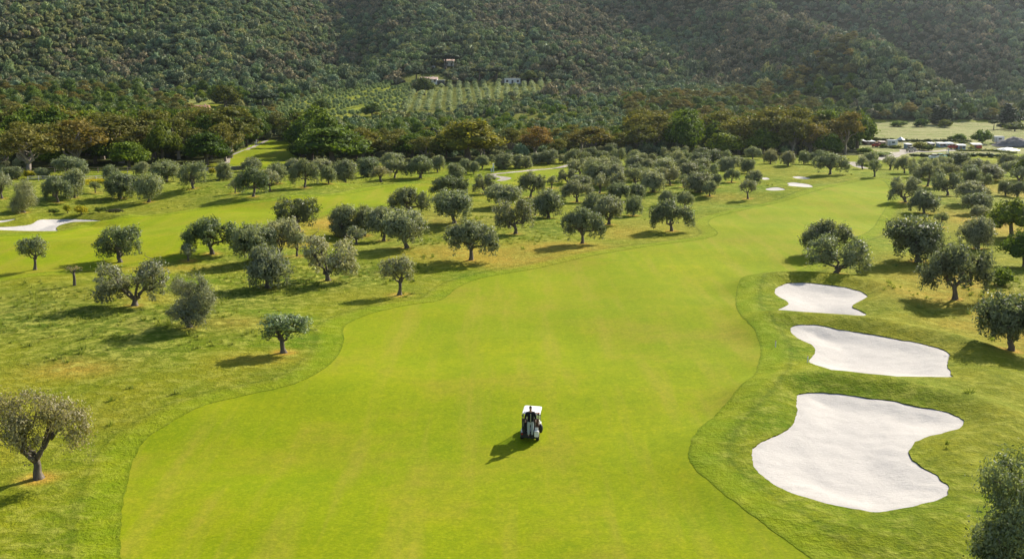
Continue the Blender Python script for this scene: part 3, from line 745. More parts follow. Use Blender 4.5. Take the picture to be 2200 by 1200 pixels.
for t in OL: olive(*t[:7], flip=(t[7] if len(t) > 7 else 0))
# bare stump-like sapling
x, y, z = at(160, 613); ph = [[(0,0,-.1,.16),(0.03,0,.7,.13),(0,0,1.25,.12)]]; rg = np.random.default_rng(3)
for a in range(6): ph.append(limb((0,0,1.2),(math.cos(a)*.75,math.sin(a)*.5,1.7+.15*(a%3)),.05,.012,rg))
tm = tubes('stump_trunk', ph, M['bark'], 7, 1)
cm = crown_mesh('stump_crown', [(0,0,1.7,.8,.6,.25)], 16, 9, .2, .07, M['olive'], 9, asp=.4)
plant('olive_tree', [('trunk', tm), ('crown', cm)], (x, y, z), (1.1,1.1,1.05), .3, (1.3,1.0,.8), label='hard pruned olive sapling, mostly bare trunk, near the left edge', cat='olive tree', group='olive trees standing on the golf course')
# crowded parts of the grove: positions spread inside outlines, kept apart
def fill(poly, n, sep, sizes, label, seed, avoid):
    r = random.Random(seed); P = np.array(poly, float); done = []; k = 0
    while len(done) < n and k < 6000:
        k += 1; x = r.uniform(P[:, 0].min(), P[:, 0].max()); y = r.uniform(P[:, 1].min(), P[:, 1].max())
        if not inpoly(poly, np.array([x]), np.array([y]))[0]: continue
        s = (y - 150) / 200.0
        if any(abs(x - a) < sep * s and abs(y - b) < sep * .42 * s for a, b in done + avoid): continue
        done.append((x, y)); w = r.uniform(*sizes) * s
        kd = r.choice(['round', 'round', 'wide', 'bush', 'fork', 'sparse']); tn = r.uniform(.66, 1.05)
        olive(x, y, w, w * r.uniform(.66, .88), kd, (tn, tn * 1.04, tn * r.uniform(.85, 1.0)), label, grp=label)
    return done
have = [(t[0], t[1]) for t in OL]
fill([(1225,425),(1215,385),(1250,350),(1340,352),(1480,360),(1600,362),(1600,385),(1480,396),(1400,415),(1340,440)], 37, 28, (34, 46), 'olive trees packed together in the middle of the grove', 1, have)
fill([(1270,350),(1290,330),(1480,330),(1560,345),(1600,358),(1400,356)], 22, 26, (30, 40), 'small olive trees in the back rows before the wood', 2, have)
fill([(1905,362),(2200,360),(2200,398),(2060,400),(1930,378)], 30, 28, (32, 44), 'far olive trees crowded together right of the fairway end', 3, have)
fill([(-10,380),(0,362),(60,362),(60,378)], 3, 22, (24, 34), 'low olives under the eucalyptus at the left edge', 4, have)
fill([(1160,352),(1165,342),(1280,340),(1300,348)], 7, 24, (26, 34), 'small olives in the line behind the pale path', 5, have)

tick('----- woodland kinds')
gm = ground.data; gco = np.empty(len(gm.vertices) * 3, np.float32); gm.vertices.foreach_get('co', gco); gco = gco.reshape(-1, 3)
dv = np.empty(len(gco), np.float32); gm.attributes['dry'].data.foreach_get('value', dv); nb = np.where((gco[:, 1] < 235) & (gco[:, 1] > 50) & (np.abs(gco[:, 0]) < 110))[0]; gx, gy = gco[nb, 0], gco[nb, 1]
for (a, b) in TRP:
    if b < 230:
        q = (gx - a) ** 2 + (gy - b) ** 2; m_ = q < 5; dv[nb[m_]] = np.maximum(dv[nb[m_]], 1.5 * np.exp(-q[m_] / .9))
gm.attributes['dry'].data.foreach_set('value', dv)
# ------------------------------------------------------------------ woodland kinds
def big_proto(kind, seed):
    rng = np.random.default_rng(seed); u = rng.uniform; paths = []
    if kind == 'oak':
        lobes = [(0,0,6.2,3.6,3.6,3.2)] + [(3.0*math.cos(a), 3.0*math.sin(a), u(3.6,5.6), u(1.7,2.4), u(1.7,2.4), u(1.6,2.2)) for a in np.linspace(0,6.28,8)[:-1]] + [(u(-1.5,1.5), u(-1.5,1.5), 8.2, 1.8, 1.8, 1.3)]
        mt, nc, per, cr, sz, core, bark = M['oak'], 230, 13, .8, .27, .72, M['bark']
        paths.append([(0,0,-.4,.55),(0,0,1,.42),(.2,0,3,.35),(0,0,6,.15)])
    elif kind == 'euc':
        lobes = [(u(-1,1), u(-1,1), 10.2, 2.2, 2.2, 1.5)]
        for a in np.linspace(0, 6.28, 8)[:-1]:
            rr = u(1.6, 3.6); lobes.append((rr*math.cos(a), rr*math.sin(a), u(5.2,9.6), u(1.3,2.1), u(1.3,2.1), u(1.0,1.7)))
        mt, nc, per, cr, sz, core, bark = M['euc'], 210, 13, .75, .26, .5, M['ebark']
        top = np.array([0,0,2.5]); paths.append([(0,0,-.4,.5),(0,0,.8,.38),(0,.1,2.6,.33)])
        for L in lobes: paths.append(limb(top, np.array(L[:3]) - [0,0,.4], .24, .05, rng, .06))
    elif kind == 'scrub':
        lobes = [(0,0,2.0,1.9,1.9,1.7)] + [(1.5*math.cos(a), 1.5*math.sin(a), u(1.0,2.2), u(.8,1.3), u(.8,1.3), u(.9,1.3)) for a in np.linspace(0,6.28,6)[:-1]]
        mt, nc, per, cr, sz, core, bark = M['oak'], 110, 11, .5, .20, .72, M['bark']; paths.append([(0,0,-.3,.2),(0,0,2,.1)])
    elif kind == 'umbrella':
        lobes = [(0,0,7.8,3.6,3.4,2.1)] + [(3.1*math.cos(a), 3.1*math.sin(a), u(7.4,8.1), u(1.4,1.9), u(1.4,1.9), 1.2) for a in np.linspace(0,6.28,8)[:-1]]
        mt, nc, per, cr, sz, core, bark = M['pine'], 170, 12, .6, .26, .75, M['bark']
        paths.append([(0,0,-.4,.4),(.1,0,3,.3),(0,0,6.3,.24)])
        for L in lobes[1:]: paths.append(limb((0,0,6.0), L[:3], .14, .04, rng, .04))
    elif kind == 'cypress':
        lobes = [(0,0,z_, r_, r_, 1.7) for z_, r_ in ((1.6,1.1),(3.4,1.25),(5.4,1.1),(7.2,.8),(8.6,.45))]
        mt, nc, per, cr, sz, core, bark = M['pine'], 150, 10, .35, .24, .8, M['bark']; paths.append([(0,0,-.4,.2),(0,0,6,.08)])
    cm = crown_mesh(kind + '_crown', lobes, nc, per, cr, sz, mt, seed, asp=.6, shell=.72, core=core, low=-.5)
    tm = tubes(kind + '_trunk', paths, bark, 7, seed)
    co = np.empty(len(cm.vertices) * 3, np.float32); cm.vertices.foreach_get('co', co); co = co.reshape(-1, 3)
    return tm, cm, float(np.percentile(co[:, 0], 99) - np.percentile(co[:, 0], 1)), float(np.percentile(co[:, 2], 99.5))
BP = {k: [big_proto(k, 900 + 10 * i + s) for s in range(n)] for i, (k, n) in enumerate([('oak', 4), ('euc', 4), ('scrub', 3), ('umbrella', 2), ('cypress', 2)])}
WN = {'oak': ('oak_tree', 'oak tree'), 'euc': ('eucalyptus_tree', 'eucalyptus tree'), 'scrub': ('shrub', 'shrub'), 'umbrella': ('pine_tree', 'pine tree'), 'cypress': ('cypress_tree', 'cypress tree')}
def wood(x, y, wm, hm, kind, color, label, group=None, foot=-.1):
    z = float(H(np.array([x]), np.array([y]))[0]); tm, cm, pw, ph = rs.choice(BP[kind])
    return plant(WN[kind][0], [('trunk', tm), ('crown', cm)], (x, y, z + foot), (wm / pw, wm / pw, hm / ph), rs.uniform(0, 6.28), color, label=label, cat=WN[kind][1], group=group)
def woodpx(bx, by, w, h, kind, color, label):
    x, y, z = at(bx, by); s = to_px(x, y, z)[2] / F; wood(x, y, w * s, h * s, kind, color, label, 'large trees along the wood edge'); TAK.append((x, y, w * s / 2))
TAK = [(*at(x_, y_)[:2], r_) for x_, y_, r_ in ((965,144,5),(931,149,3),(2083,199,8),(2083,205,7),(428,242,9),(428,249,8),(1101,181,8),(920,180,12),(905,186,8),(890,183,8))]
BIG = [
(62,372,112,98,'euc',(1.25,1.15,.9),'pale trunked eucalyptus with thin crown by the left end of the fence'),
(165,366,120,108,'euc',(1.12,.96,.72),'broad rusty brown eucalyptus behind the fence'),
(262,350,118,100,'euc',(1.0,.98,.7),'tall brown green eucalyptus right of the rusty one'),
(278,362,78,58,'oak',(1.25,1.3,.8),'low bright green oak in front of the tall eucalyptuses'),
(350,352,80,92,'oak',(.95,.9,.65),'dark olive brown tree left of the round black green oak'),
(322,345,60,72,'euc',(1.18,.96,.62),'orange brown eucalyptus between two darker trees'),
(445,355,96,70,'oak',(.62,.75,.55),'round blackish green oak beside the clearing path'),
(510,318,70,62,'oak',(1.0,1.15,.75),'bright topped oak left of the clearing'),
(552,306,56,60,'oak',(.8,.95,.7),'tall oak at the head of the clearing'),
(715,350,150,76,'oak',(.95,1.05,.7),'very wide spreading oak right of the clearing'),
(648,346,60,46,'oak',(.7,.8,.6),'dark oak at the right side of the clearing'),
(1004,342,140,84,'oak',(2.1,1.45,1.2),'huge yellow green tree rising above the olives in the centre'),
(1150,338,84,66,'euc',(1.45,1.0,.8),'rust brown tree right of the huge yellow green one'),
(885,342,80,54,'oak',(.75,.9,.6),'dark oak clump left of the huge yellow green tree'),
(800,345,76,60,'oak',(1.0,1.02,.65),'olive green oak right of the very wide one'),
(1265,332,92,60,'euc',(1.05,.95,.65),'brownish tree behind the far lawn'),
(1560,336,80,50,'oak',(1.35,1.3,.75),'golden green oak on the sunny wood edge'),
(1640,332,76,56,'oak',(1.2,1.2,.75),'rounded green oak right of the golden green one'),
(1740,332,86,66,'euc',(1.2,1.05,.7),'tall brown green eucalyptus near the right wood corner'),
(1815,332,74,92,'euc',(1.15,.95,.65),'last tall eucalyptus at the right corner of the wood'),
(1780,336,60,50,'oak',(.85,1.0,.65),'dark green oak below the corner eucalyptus'),
(205,352,90,70,'oak',(.9,.98,.62),'dense dark oak between the rusty and the tall eucalyptus'),
(110,360,80,60,'oak',(1.05,1.1,.6),'yellow green tree under the rusty eucalyptus'),
(8,364,60,66,'euc',(1.0,1.05,.8),'eucalyptus cut off by the left edge'),
(400,335,70,60,'oak',(.9,.95,.6),'dark oak up behind the round blackish one'),
(930,318,40,42,'cypress',(.8,.9,.8),'slim black cypress left of the huge yellow green tree'),
(2165,277,46,54,'cypress',(1.1,1.2,1.1),'broad dark cypress by the field at the right edge'),
(2040,270,14,38,'cypress',(1.1,1.2,1.1),'single thin dark cypress above the pale field'),
(2012,268,30,40,'cypress',(1.2,1.2,1.1),'leftmost of the thick dark cypresses above the pale field'),
(2026,268,26,40,'cypress',(1.2,1.2,1.1),'second of the thick dark cypresses above the pale field'),
(1842,258,12,32,'cypress',(1.1,1.2,1.1),'lone small cypress at the left end of the field'),
(1979,273,30,18,'scrub',(.7,.9,.7),'round dark bush in the pale field'),
(2030,274,28,18,'scrub',(1.1,1.0,.9),'brownish bush in the pale field'),
(1872,276,20,16,'scrub',(.6,.85,.5),'small dark bush at the left side of the field'),
(1930,272,34,13,'scrub',(1.3,1.4,.8),'low light green bushes in the field'),
(2110,308,40,30,'scrub',(.95,1.1,.8),'big round bush behind the white roofed huts'),
(2062,303,28,16,'scrub',(1.0,1.2,.9),'loose bush left of the big round one'),
(2180,282,44,20,'scrub',(1.1,1.0,1.0),'dark brown bush beside the broad cypress'),
(2135,279,24,22,'umbrella',(1.6,1.6,1.1),'small light umbrella pine before the broad cypress'),
(2150,470,0,0,'oak',MID,''),
(2172,508,104,84,'oak',(1.3,1.25,.8),'wild dark bush at the right edge above the grey olive'),
(2200,572,96,84,'oak',(1.0,1.1,.75),'dark tree cut by the right edge below the wild bush'),
(2150,612,52,40,'scrub',(1.3,1.35,.9),'shaggy green bush at the right edge'),
(2196,386,44,44,'oak',(1.0,1.0,.7),'dark oak cut by the right edge near the far olives'),
(1000,230,60,34,'oak',(.5,.55,.5),''),
(912,205,46,38,'oak',(.55,.6,.5),'dark oak between the two olive plantations'),
(565,238,60,40,'umbrella',(.9,1,.9),'dark umbrella pine at the foot of the left plantation'),
(690,238,40,24,'oak',(.75,.8,.65),'round oak in front of the left plantation'),
(800,250,46,28,'oak',(.7,.8,.6),'round dark oak at the lower right of the left plantation'),
(1205,180,44,26,'umbrella',(.8,.85,.8),''),
(895,178,48,30,'umbrella',(.9,.95,.9),'wide umbrella pine left of the farmhouse'),
(957,148,60,34,'umbrella',(.9,.95,.9),'tall umbrella pine over the upper white house'),
(980,148,26,32,'umbrella',(1,1.05,1),'narrow umbrella pine right of the upper white house'),
(1030,172,36,28,'umbrella',(.9,.95,.9),'umbrella pine between farmhouse and white cottage, left one'),
(1068,172,36,28,'umbrella',(.9,.95,.9),'umbrella pine between farmhouse and white cottage, right one'),
(1138,178,36,26,'oak',(.7,.7,.6),'dark tree right of the white cottage'),
(375,190,30,20,'umbrella',(.9,1,.9),'umbrella pine above the terraces on the left'),
(485,230,62,46,'oak',(.9,.75,.6),'large brown oak right of the brown roofed cottage'),
(2070,600,0,0,'oak',MID,''),
]
for t in BIG:
    if t[6]: woodpx(*t)
tick('--------- the wood :')
# ------------------------------------------------------------------ the wood : nearest trees one by one, the rest as one mass
rngw = np.random.default_rng(77)
def poisson(x0, x1, y0, y1, dist, n, seed):
    r = np.random.default_rng(seed); P = np.stack([r.uniform(x0, x1, n), r.uniform(y0, y1, n)], 1); cell = {}; out = []
    for p in P:
        k = (int(p[0] // dist), int(p[1] // dist)); ok = True
        for i in (-1, 0, 1):
            for j in (-1, 0, 1):
                for q in cell.get((k[0] + i, k[1] + j), ()):
                    if (q[0] - p[0]) ** 2 + (q[1] - p[1]) ** 2 < dist * dist: ok = False
        if ok: cell.setdefault(k, []).append(p); out.append(p)
    return np.array(out)
def in_frame(px, py, m=60): return (px > -m) & (px < 2200 + m) & (py > -80)
def blocked(x, y, px, py, pads=()):
    b = np.zeros(len(x), bool)
    for zp in (Z_PL, Z_PR, Z_CL, Z_LS, Z_FI, Z_YA, Z_HO, Z_HS): b |= inpoly(zp, px, py)
    for (a, c, r) in TAK: b |= (x - a) ** 2 + (y - c) ** 2 < (r * .8) ** 2
    return b
Pw = poisson(-420, 420, 262, 600, 6.3, 14000, 11); Zw = H(Pw[:, 0], Pw[:, 1]); qx, qy, qd = to_px(Pw[:, 0], Pw[:, 1], Zw)
keep = forest_mask(qx, qy) & ~blocked(Pw[:, 0], Pw[:, 1], qx, qy)
me_ = inpoly(Z_ME, qx, qy) | inpoly(Z_TR, qx, qy); keep &= ~(me_ & (rngw.random(len(Pw)) < .25)); keep &= ~((qx > 1835) & (qy < 247))
Pw, Zw, qx, qy, qd = Pw[keep], Zw[keep], qx[keep], qy[keep], qd[keep]
kindn = vn(Pw[:, 0] / 26, Pw[:, 1] / 34, 21) + .25 * rngw.normal(size=len(Pw))
ton = vn(Pw[:, 0] / 40, Pw[:, 1] / 40, 22)
low = ss(300, 430, Pw[:, 1] + 80 * (qx > 700) * (qx < 1350)) * .45
hts = (11.5 * (1 - low)) * rngw.uniform(.72, 1.15, len(Pw)) * (1 - .22 * ((qx > 700) & (qx < 1350)))
mead = inpoly(Z_ME, qx, qy) | inpoly(Z_TR, qx, qy); hts = np.where((qx > 540) & (qx < 1330) & (Pw[:, 1] > 385), hts * .72, hts); hts = np.where(mead, rngw.uniform(2.2, 4.2, len(Pw)), hts)
fr = in_frame(qx, qy, 30); order = np.argsort(np.where(fr, qd, 1e9)); single = order[:215]; rest = np.setdiff1d(np.arange(len(Pw)), single)
def wkind(i):
    if mead[i]: return 'scrub'
    return 'euc' if kindn[i] > (.0 if qx[i] > 1350 or qx[i] < 450 else .18) else 'oak'
def wcol(i, k):
    t = ton[i] + .12 * rngw.normal()
    if k == 'euc': return (.95 + .35 * t, .98 + .30 * t, .66)
    return (.9 + .7 * t, 1.0 + .6 * t, .66)
ZN = [(-99, 480, 'in the wood behind the left fence'), (480, 900, 'in the wood around the clearing'), (900, 1350, 'in the wood behind the olive grove'), (1350, 1700, 'in the sunny wood right of centre'), (1700, 3000, 'at the right end of the wood')]
for i in single:
    k = wkind(i); zn = [z[2] for z in ZN if z[0] <= qx[i] < z[1] or (z[0] == -99 and qx[i] < 480)][0]
    lab = {'euc': 'brownish eucalyptus tree ', 'oak': 'dark green oak tree ', 'scrub': 'low green shrub '}[k] + zn
    wood(Pw[i, 0], Pw[i, 1], hts[i] * rngw.uniform(.85, 1.1), hts[i], k, wcol(i, k), lab, lab, -.3)
# instancers for uncountable masses (stuff)
def unlinked(name, meshes):
    c = bpy.data.collections.new(name)
    for i, me in enumerate(meshes):
        o = bpy.data.objects.new('%s_%02d' % (name, i), me); c.objects.link(o)
    return c
def scatter(name, pts, scl, rz, idx, coll, label, cat=None):
    me = bpy.data.meshes.new(name); me.vertices.add(len(pts)); me.vertices.foreach_set('co', np.asarray(pts, np.float32).reshape(-1))
    a = me.attributes.new('scl', 'FLOAT_VECTOR', 'POINT'); a.data.foreach_set('vector', np.asarray(scl, np.float32).reshape(-1))
    a = me.attributes.new('rot', 'FLOAT_VECTOR', 'POINT'); rr = np.zeros((len(pts), 3), np.float32); rr[:, 2] = rz; a.data.foreach_set('vector', rr.reshape(-1))
    a = me.attributes.new('idx', 'INT', 'POINT'); a.data.foreach_set('value', np.asarray(idx, np.int32))
    o = link(bpy.data.objects.new(name, me)); tag(o, label, None, None, 'stuff')
    ng = bpy.data.node_groups.new(name + '_nodes', 'GeometryNodeTree')
    ng.interface.new_socket('Geometry', in_out='INPUT', socket_type='NodeSocketGeometry'); ng.interface.new_socket('Geometry', in_out='OUTPUT', socket_type='NodeSocketGeometry')
    n = ng.nodes; gi = n.new('NodeGroupInput'); go = n.new('NodeGroupOutput'); ip = n.new('GeometryNodeInstanceOnPoints'); ci = n.new('GeometryNodeCollectionInfo')
    ci.inputs['Collection'].default_value = coll; ci.inputs['Separate Children'].default_value = True; ci.inputs['Reset Children'].default_value = True
    def na(nm, t): x = n.new('GeometryNodeInputNamedAttribute'); x.data_type = t; x.inputs['Name'].default_value = nm; return x.outputs['Attribute']
    L = ng.links.new
    L(gi.outputs[0], ip.inputs['Points']); L(ci.outputs[0], ip.inputs['Instance']); ip.inputs['Pick Instance'].default_value = True
    L(na('idx', 'INT'), ip.inputs['Instance Index']); L(na('rot', 'FLOAT_VECTOR'), ip.inputs['Rotation']); L(na('scl', 'FLOAT_VECTOR'), ip.inputs['Scale'])
    L(ip.outputs[0], go.inputs[0]); md = o.modifiers.new('scatter', 'NODES'); md.node_group = ng; return o
tint_m = {}
def tinted(mkey, col):
    """a leaf material with the colour of another plant kind"""
    k = (mkey, col)
    if k not in tint_m:
        a, b = {'oak': ((.065,.105,.020),(.220,.270,.045)), 'euc': ((.105,.110,.036),(.290,.260,.095)), 'maquis': ((.085,.112,.066),(.450,.440,.270)), 'olive': ((.085,.105,.055),(.19,.215,.13))}[mkey]
        tint_m[k] = m_leaf('leaf_%s_%d' % (mkey, len(tint_m)), tuple(x * y for x, y in zip(a, col)), tuple(x * y for x, y in zip(b, col)), None, {'maquis': .06, 'oak': .16, 'euc': .16, 'olive': .25}[mkey], .3)
    return tint_m[k]
def recolor(me, m):
    c = me.copy(); c.materials.clear(); c.materials.append(m); return c
WM = []; WMk = []
for k in ('euc', 'oak', 'scrub'):
    for j, c in enumerate({'euc': [(1.0,.98,.65),(.9,.95,.65),(1.15,1.0,.62)], 'oak': [(.9,1.0,.65),(1.15,1.2,.7),(.7,.8,.6)], 'scrub': [(1.2,1.3,.8),(.9,1.1,.7),(1.6,1.5,.8)]}[k]):
        WM.append(recolor(BP[k][j][1], tinted('euc' if k == 'euc' else 'oak', c))); WMk.append((k, BP[k][j][2], BP[k][j][3]))
wc = unlinked('wood_mass', WM)
ix = np.array([{'euc': 0, 'oak': 3, 'scrub': 6}[wkind(i)] + rngw.integers(3) for i in rest])
sc_ = np.stack([hts[rest] * .98 / np.array([WMk[j][1] for j in ix])] * 2 + [hts[rest] / np.array([WMk[j][2] for j in ix])], 1)
scatter('woodland', np.stack([Pw[rest, 0], Pw[rest, 1], Zw[rest] - .3], 1), sc_, rngw.uniform(0, 6.28, len(rest)), ix, wc, 'mixed dark green and brown woodland filling the valley floor')

tick('# maquis on')
# maquis on the hillside
def maq_mesh(seed, col, kind='dome'):
    rng = np.random.default_rng(seed); u = rng.uniform
    if kind == 'dome': lobes = [(0,0,1.5,1.7,1.7,1.35)] + [(1.25*math.cos(a), 1.25*math.sin(a), u(.9,1.7), u(.8,1.2), u(.8,1.2), u(.7,1.1)) for a in np.linspace(0,6.28,5)[:-1]]
    else: lobes = [(0,0,1.6,.8,.8,1.6),(0,0,3.6,.5,.5,1.6)]
    return crown_mesh('maquis_crown', lobes, 60, 8, .4, .24, tinted('maquis', col), seed, asp=.65, shell=.8, core=.8, low=-.2)
MC = [(1.15,.98,.95),(.95,1.0,.82),(1.25,1.0,.92),(.72,.85,.72),(1.0,1.2,.75),(1.35,1.3,.85),(.85,1.1,.95)]
maq = unlinked('maquis_mass', [maq_mesh(500 + i, c) for i, c in enumerate(MC)] + [maq_mesh(520, (.9,1.15,.8), 'spire')])
Pm = poisson(-640, 640, 455, 1080, 2.9, 280000, 12); a_ = np.abs(np.arctan2(Pm[:, 0], Pm[:, 1])) < R(31); Pm = Pm[a_]
Zm = H(Pm[:, 0], Pm[:, 1]); mx, my, md_ = to_px(Pm[:, 0], Pm[:, 1], Zm)
k_ = ~blocked(Pm[:, 0], Pm[:, 1], mx, my) & forest_mask(mx, my) & ((Pm[:, 1] > 592) | ((mx > 1830) & (my < 262))) & (my > -70)
k_ &= ~((inpoly(Z_TR, mx, my) | inpoly(Z_ME, mx, my)) & (rngw.random(len(Pm)) < .5))
Pm, Zm, mx, my = Pm[k_], Zm[k_], mx[k_], my[k_]
nz = vn(Pm[:, 0] / 45, Pm[:, 1] / 60, 51) + .5 * vn(Pm[:, 0] / 14, Pm[:, 1] / 14, 52); u_ = rngw.random(len(Pm))
ci_ = np.where(nz + .5 * (u_ - .5) > .05, rngw.choice([0, 2, 0, 3], len(Pm)), rngw.choice([1, 4, 6, 3, 5], len(Pm), p=[.3, .25, .2, .15, .1]))
green_left = (mx < 420) & (my < 165) & (mx < 200 + (165 - my) * 1.6); ci_ = np.where(green_left & (u_ < .6), rngw.choice([4, 5, 1], len(Pm)), ci_)
spire = (mx > 90) & (mx < 320) & (my < 60) & (u_ > .86); ci_ = np.where(spire, 7, ci_)
big_ = .90 * rngw.uniform(.5, 1.2, len(Pm)) * (1 + .6 * (rngw.random(len(Pm)) > .90)) * np.where((mx > 1850) & (my > 150), .85, 1.0)
hh = big_ * rngw.uniform(1.0, 2.0, len(Pm)); hh = np.where(spire, big_ * 1.5, hh)
scatter('hillside_scrub', np.stack([Pm[:, 0], Pm[:, 1], Zm - .35], 1), np.stack([big_ * 1.12, big_ * 1.12, hh], 1), rngw.uniform(0, 6.28, len(Pm)), ci_, maq, 'dense green and brown maquis scrub covering the whole hillside')
print('woods', len(Pw), 'maquis', len(Pm))

tick('-------- olive plant')
Pu = poisson(-330, 330, 285, 610, 4.2, 30000, 15); Zu = H(Pu[:, 0], Pu[:, 1]); ux, uy, ud = to_px(Pu[:, 0], Pu[:, 1], Zu)
ku = forest_mask(ux, uy) & ~blocked(Pu[:, 0], Pu[:, 1], ux, uy) & in_frame(ux, uy, 40) & ((ux < 1835) | (uy < 258)); mu = (inpoly(Z_ME, ux, uy) | inpoly(Z_TR, ux, uy)); ku &= ~(mu & (rngw.random(len(Pu)) < .35))
Pu, Zu, mu = Pu[ku], Zu[ku], mu[ku]; s_ = rngw.uniform(.5, 1.05, len(Pu)) * np.where(mu, .8, 1.1)
scatter('undergrowth', np.stack([Pu[:, 0], Pu[:, 1], Zu - .2], 1), np.stack([s_, s_, s_ * rngw.uniform(.9, 1.6, len(Pu))], 1), rngw.uniform(0, 6.28, len(Pu)), rngw.choice([1, 4, 5, 6, 4], len(Pu)), maq, 'low green undergrowth between the trees of the valley wood')
# ------------------------------------------------------------------ olive plantations on the slope
def young(seed):
    return crown_mesh('young_crown', [(0,0,1.75,1.05,1.05,1.0),(.3,.2,2.3,.7,.7,.6)], 60, 12, .35, .17, M['olive'], seed, core=.6, asp=.5), tubes('young_trunk', [[(0,0,-.2,.12),(0,0,1.2,.08)]], M['bark'], 6, seed)
YG = [young(s) for s in (1, 2, 3)]
cnt = 0
for row in range(25):
    for k in range(36):
        X_ = -58 + row * 5.0; Y_ = 515 + k * 6.6 + rs.uniform(-.4, .4); X_ += rs.uniform(-.35, .35) - (Y_ - 600) * .05 * (1 if row < 10 else 0)
        z_ = float(H(np.array([X_]), np.array([Y_]))[0]); a, b, d = to_px(X_, Y_, z_)
        if not inpoly(Z_PR, np.array([a]), np.array([b]))[0] or rs.random() < .05: continue
        if any((X_ - q[0]) ** 2 + (Y_ - q[1]) ** 2 < (q[2] * .8) ** 2 for q in TAK): continue
        cr_, tr_ = rs.choice(YG); s_ = rs.uniform(.95, 1.2); cnt += 1

        plant('young_olive_tree', [('crown', cr_), ('trunk', tr_)], (X_, Y_, z_), (s_ * 1.15, s_ * 1.15, s_), rs.uniform(0, 6), (1.15, 1.28, 1.08), label='small pale olive in the straight rows below the white cottage', cat='young olive', group='young olives planted in straight rows')
print('rows', cnt)
pts = []
for row in range(60):
    for k in range(70):
        X_ = -215 + row * 5.2 + k * 1.0; Y_ = 495 + k * 4.6; z_ = 0; pts.append((X_ + rs.uniform(-.5, .5), Y_ + rs.uniform(-.6, .6)))
pts = np.array(pts); zz = H(pts[:, 0], pts[:, 1]); a, b, d = to_px(pts[:, 0], pts[:, 1], zz)
alley = (np.mod(pts[:, 0] - pts[:, 1] * .217, 20.8) < 4.2) & (a > 740)
kk = inpoly(Z_PL, a, b) & ~alley; pts, zz = pts[kk], zz[kk]
yc = unlinked('plantation', [recolor(q[0], tinted('olive', (2.0, 2.15, 1.9))) for q in YG])
s_ = rngw.uniform(.7, 1.05, len(pts)); scatter('olive_plantation', np.stack([pts[:, 0], pts[:, 1], zz], 1), np.stack([s_, s_, s_ * 1.1], 1), rngw.uniform(0, 6, len(pts)), rngw.integers(0, 3, len(pts)), yc, 'grey green plantation of tiny olive trees on the slope left of the farmhouse')

# ------------------------------------------------------------------ tall grass in the rough
def tuft(seed, n=26, h=.42):
    rng = np.random.default_rng(seed); V = []; vv = []
    for _ in range(n):
        a = rng.uniform(0, 6.28); r = rng.uniform(0, .32); b = np.array([r*math.cos(a), r*math.sin(a), -.03]); t = np.array([rng.normal()*.16, rng.normal()*.16, h*rng.uniform(.5,1.2)])
        w = np.array([math.cos(a + 1.5), math.sin(a + 1.5), 0]) * .035; V += [b - w, b + w, b + t + w * .3, b + t - w * .3]; vv += [.25, .25, .8, .8]
    n_ = len(V) // 4
    return mesh_np('tuft', np.array(V), np.arange(4 * n_), np.full(n_, 4), [M['blade']], False, dict(v=np.clip(np.array(vv) + rng.normal(0, .12), 0, 1)))
tc = unlinked('grass_tuft', [tuft(s) for s in range(4)])
Pt = poisson(-75, 75, 60, 240, .85, 90000, 14); zt = H(Pt[:, 0], Pt[:, 1]); a, b, d = to_px(Pt[:, 0], Pt[:, 1], zt)
wt = patch([(100,660,220,55,1),(330,680,240,45,1),(560,620,160,35,1),(700,590,150,30,.9),(180,770,120,30,.6),(860,540,90,25,.7),(1000,500,150,30,.7),(1140,490,80,25,.7),(440,390,200,20,.8),(60,400,200,30,.8),(980,375,60,15,1),(2160,620,80,90,.6)], Pt[:, 0], Pt[:, 1])
fo_ = np.max([sdf(p, Pt[:, 0], Pt[:, 1], 30) for p in FG[:2]], 0) < -3.2; bo_ = np.max([sdf(p, Pt[:, 0], Pt[:, 1], 14) for p in BG], 0) < -1.5
nn = vn(Pt[:, 0] / 5, Pt[:, 1] / 5, 61) + vn(Pt[:, 0] / 1.7, Pt[:, 1] / 1.7, 62) * .8
kk = fo_ & bo_ & (wt * 1.1 + nn * 1.2 > .62) & in_frame(a, b); Pt, zt = Pt[kk], zt[kk]
s_ = rngw.uniform(.5, 1.3, len(Pt)); scatter('tall_grass', np.stack([Pt[:, 0], Pt[:, 1], zt], 1), np.stack([s_, s_, s_ * rngw.uniform(.4, 1.0, len(Pt))], 1), rngw.uniform(0, 6.28, len(Pt)), rngw.integers(0, 4, len(Pt)), tc, 'ragged tall grass growing between the olive trees')
print('tufts', len(Pt))
# ------------------------------------------------------------------ shrubs with flowers, reeds, hedges
M['white'] = simple('white_paint', (.74, .73, .70), .5); M['plaster'] = simple('white_plaster', (.70, .68, .66), .85, 0, .2, .08, 1)
M['terra'] = simple('terracotta', (.42, .22, .14), .85, 0, .2, .2, 3); M['terra2'] = simple('pale_terracotta', (.60, .42, .34), .85, 0, .2, .15, 3)
M['stone'] = simple('grey_stone', (.20, .185, .165), .9, 0, .2, .3, 2); M['dark'] = simple('dark_opening', (.05, .055, .06), .4)
M['shut'] = simple('brown_shutter', (.22, .12, .08), .7); M['wood'] = simple('weathered_wood', (.25, .20, .15), .85, 0, .2, .25, 5)
M['pale'] = simple('pale_wood', (.55, .52, .46), .85, 0, .2, .15, 5); M['black'] = simple('black_vinyl', (.012, .012, .014), .55, 0, .4)
M['rubber'] = simple('tyre_rubber', (.016, .016, .016), .8, 0, .3); M['metal'] = simple('grey_metal', (.35, .35, .36), .35, .9, .5)
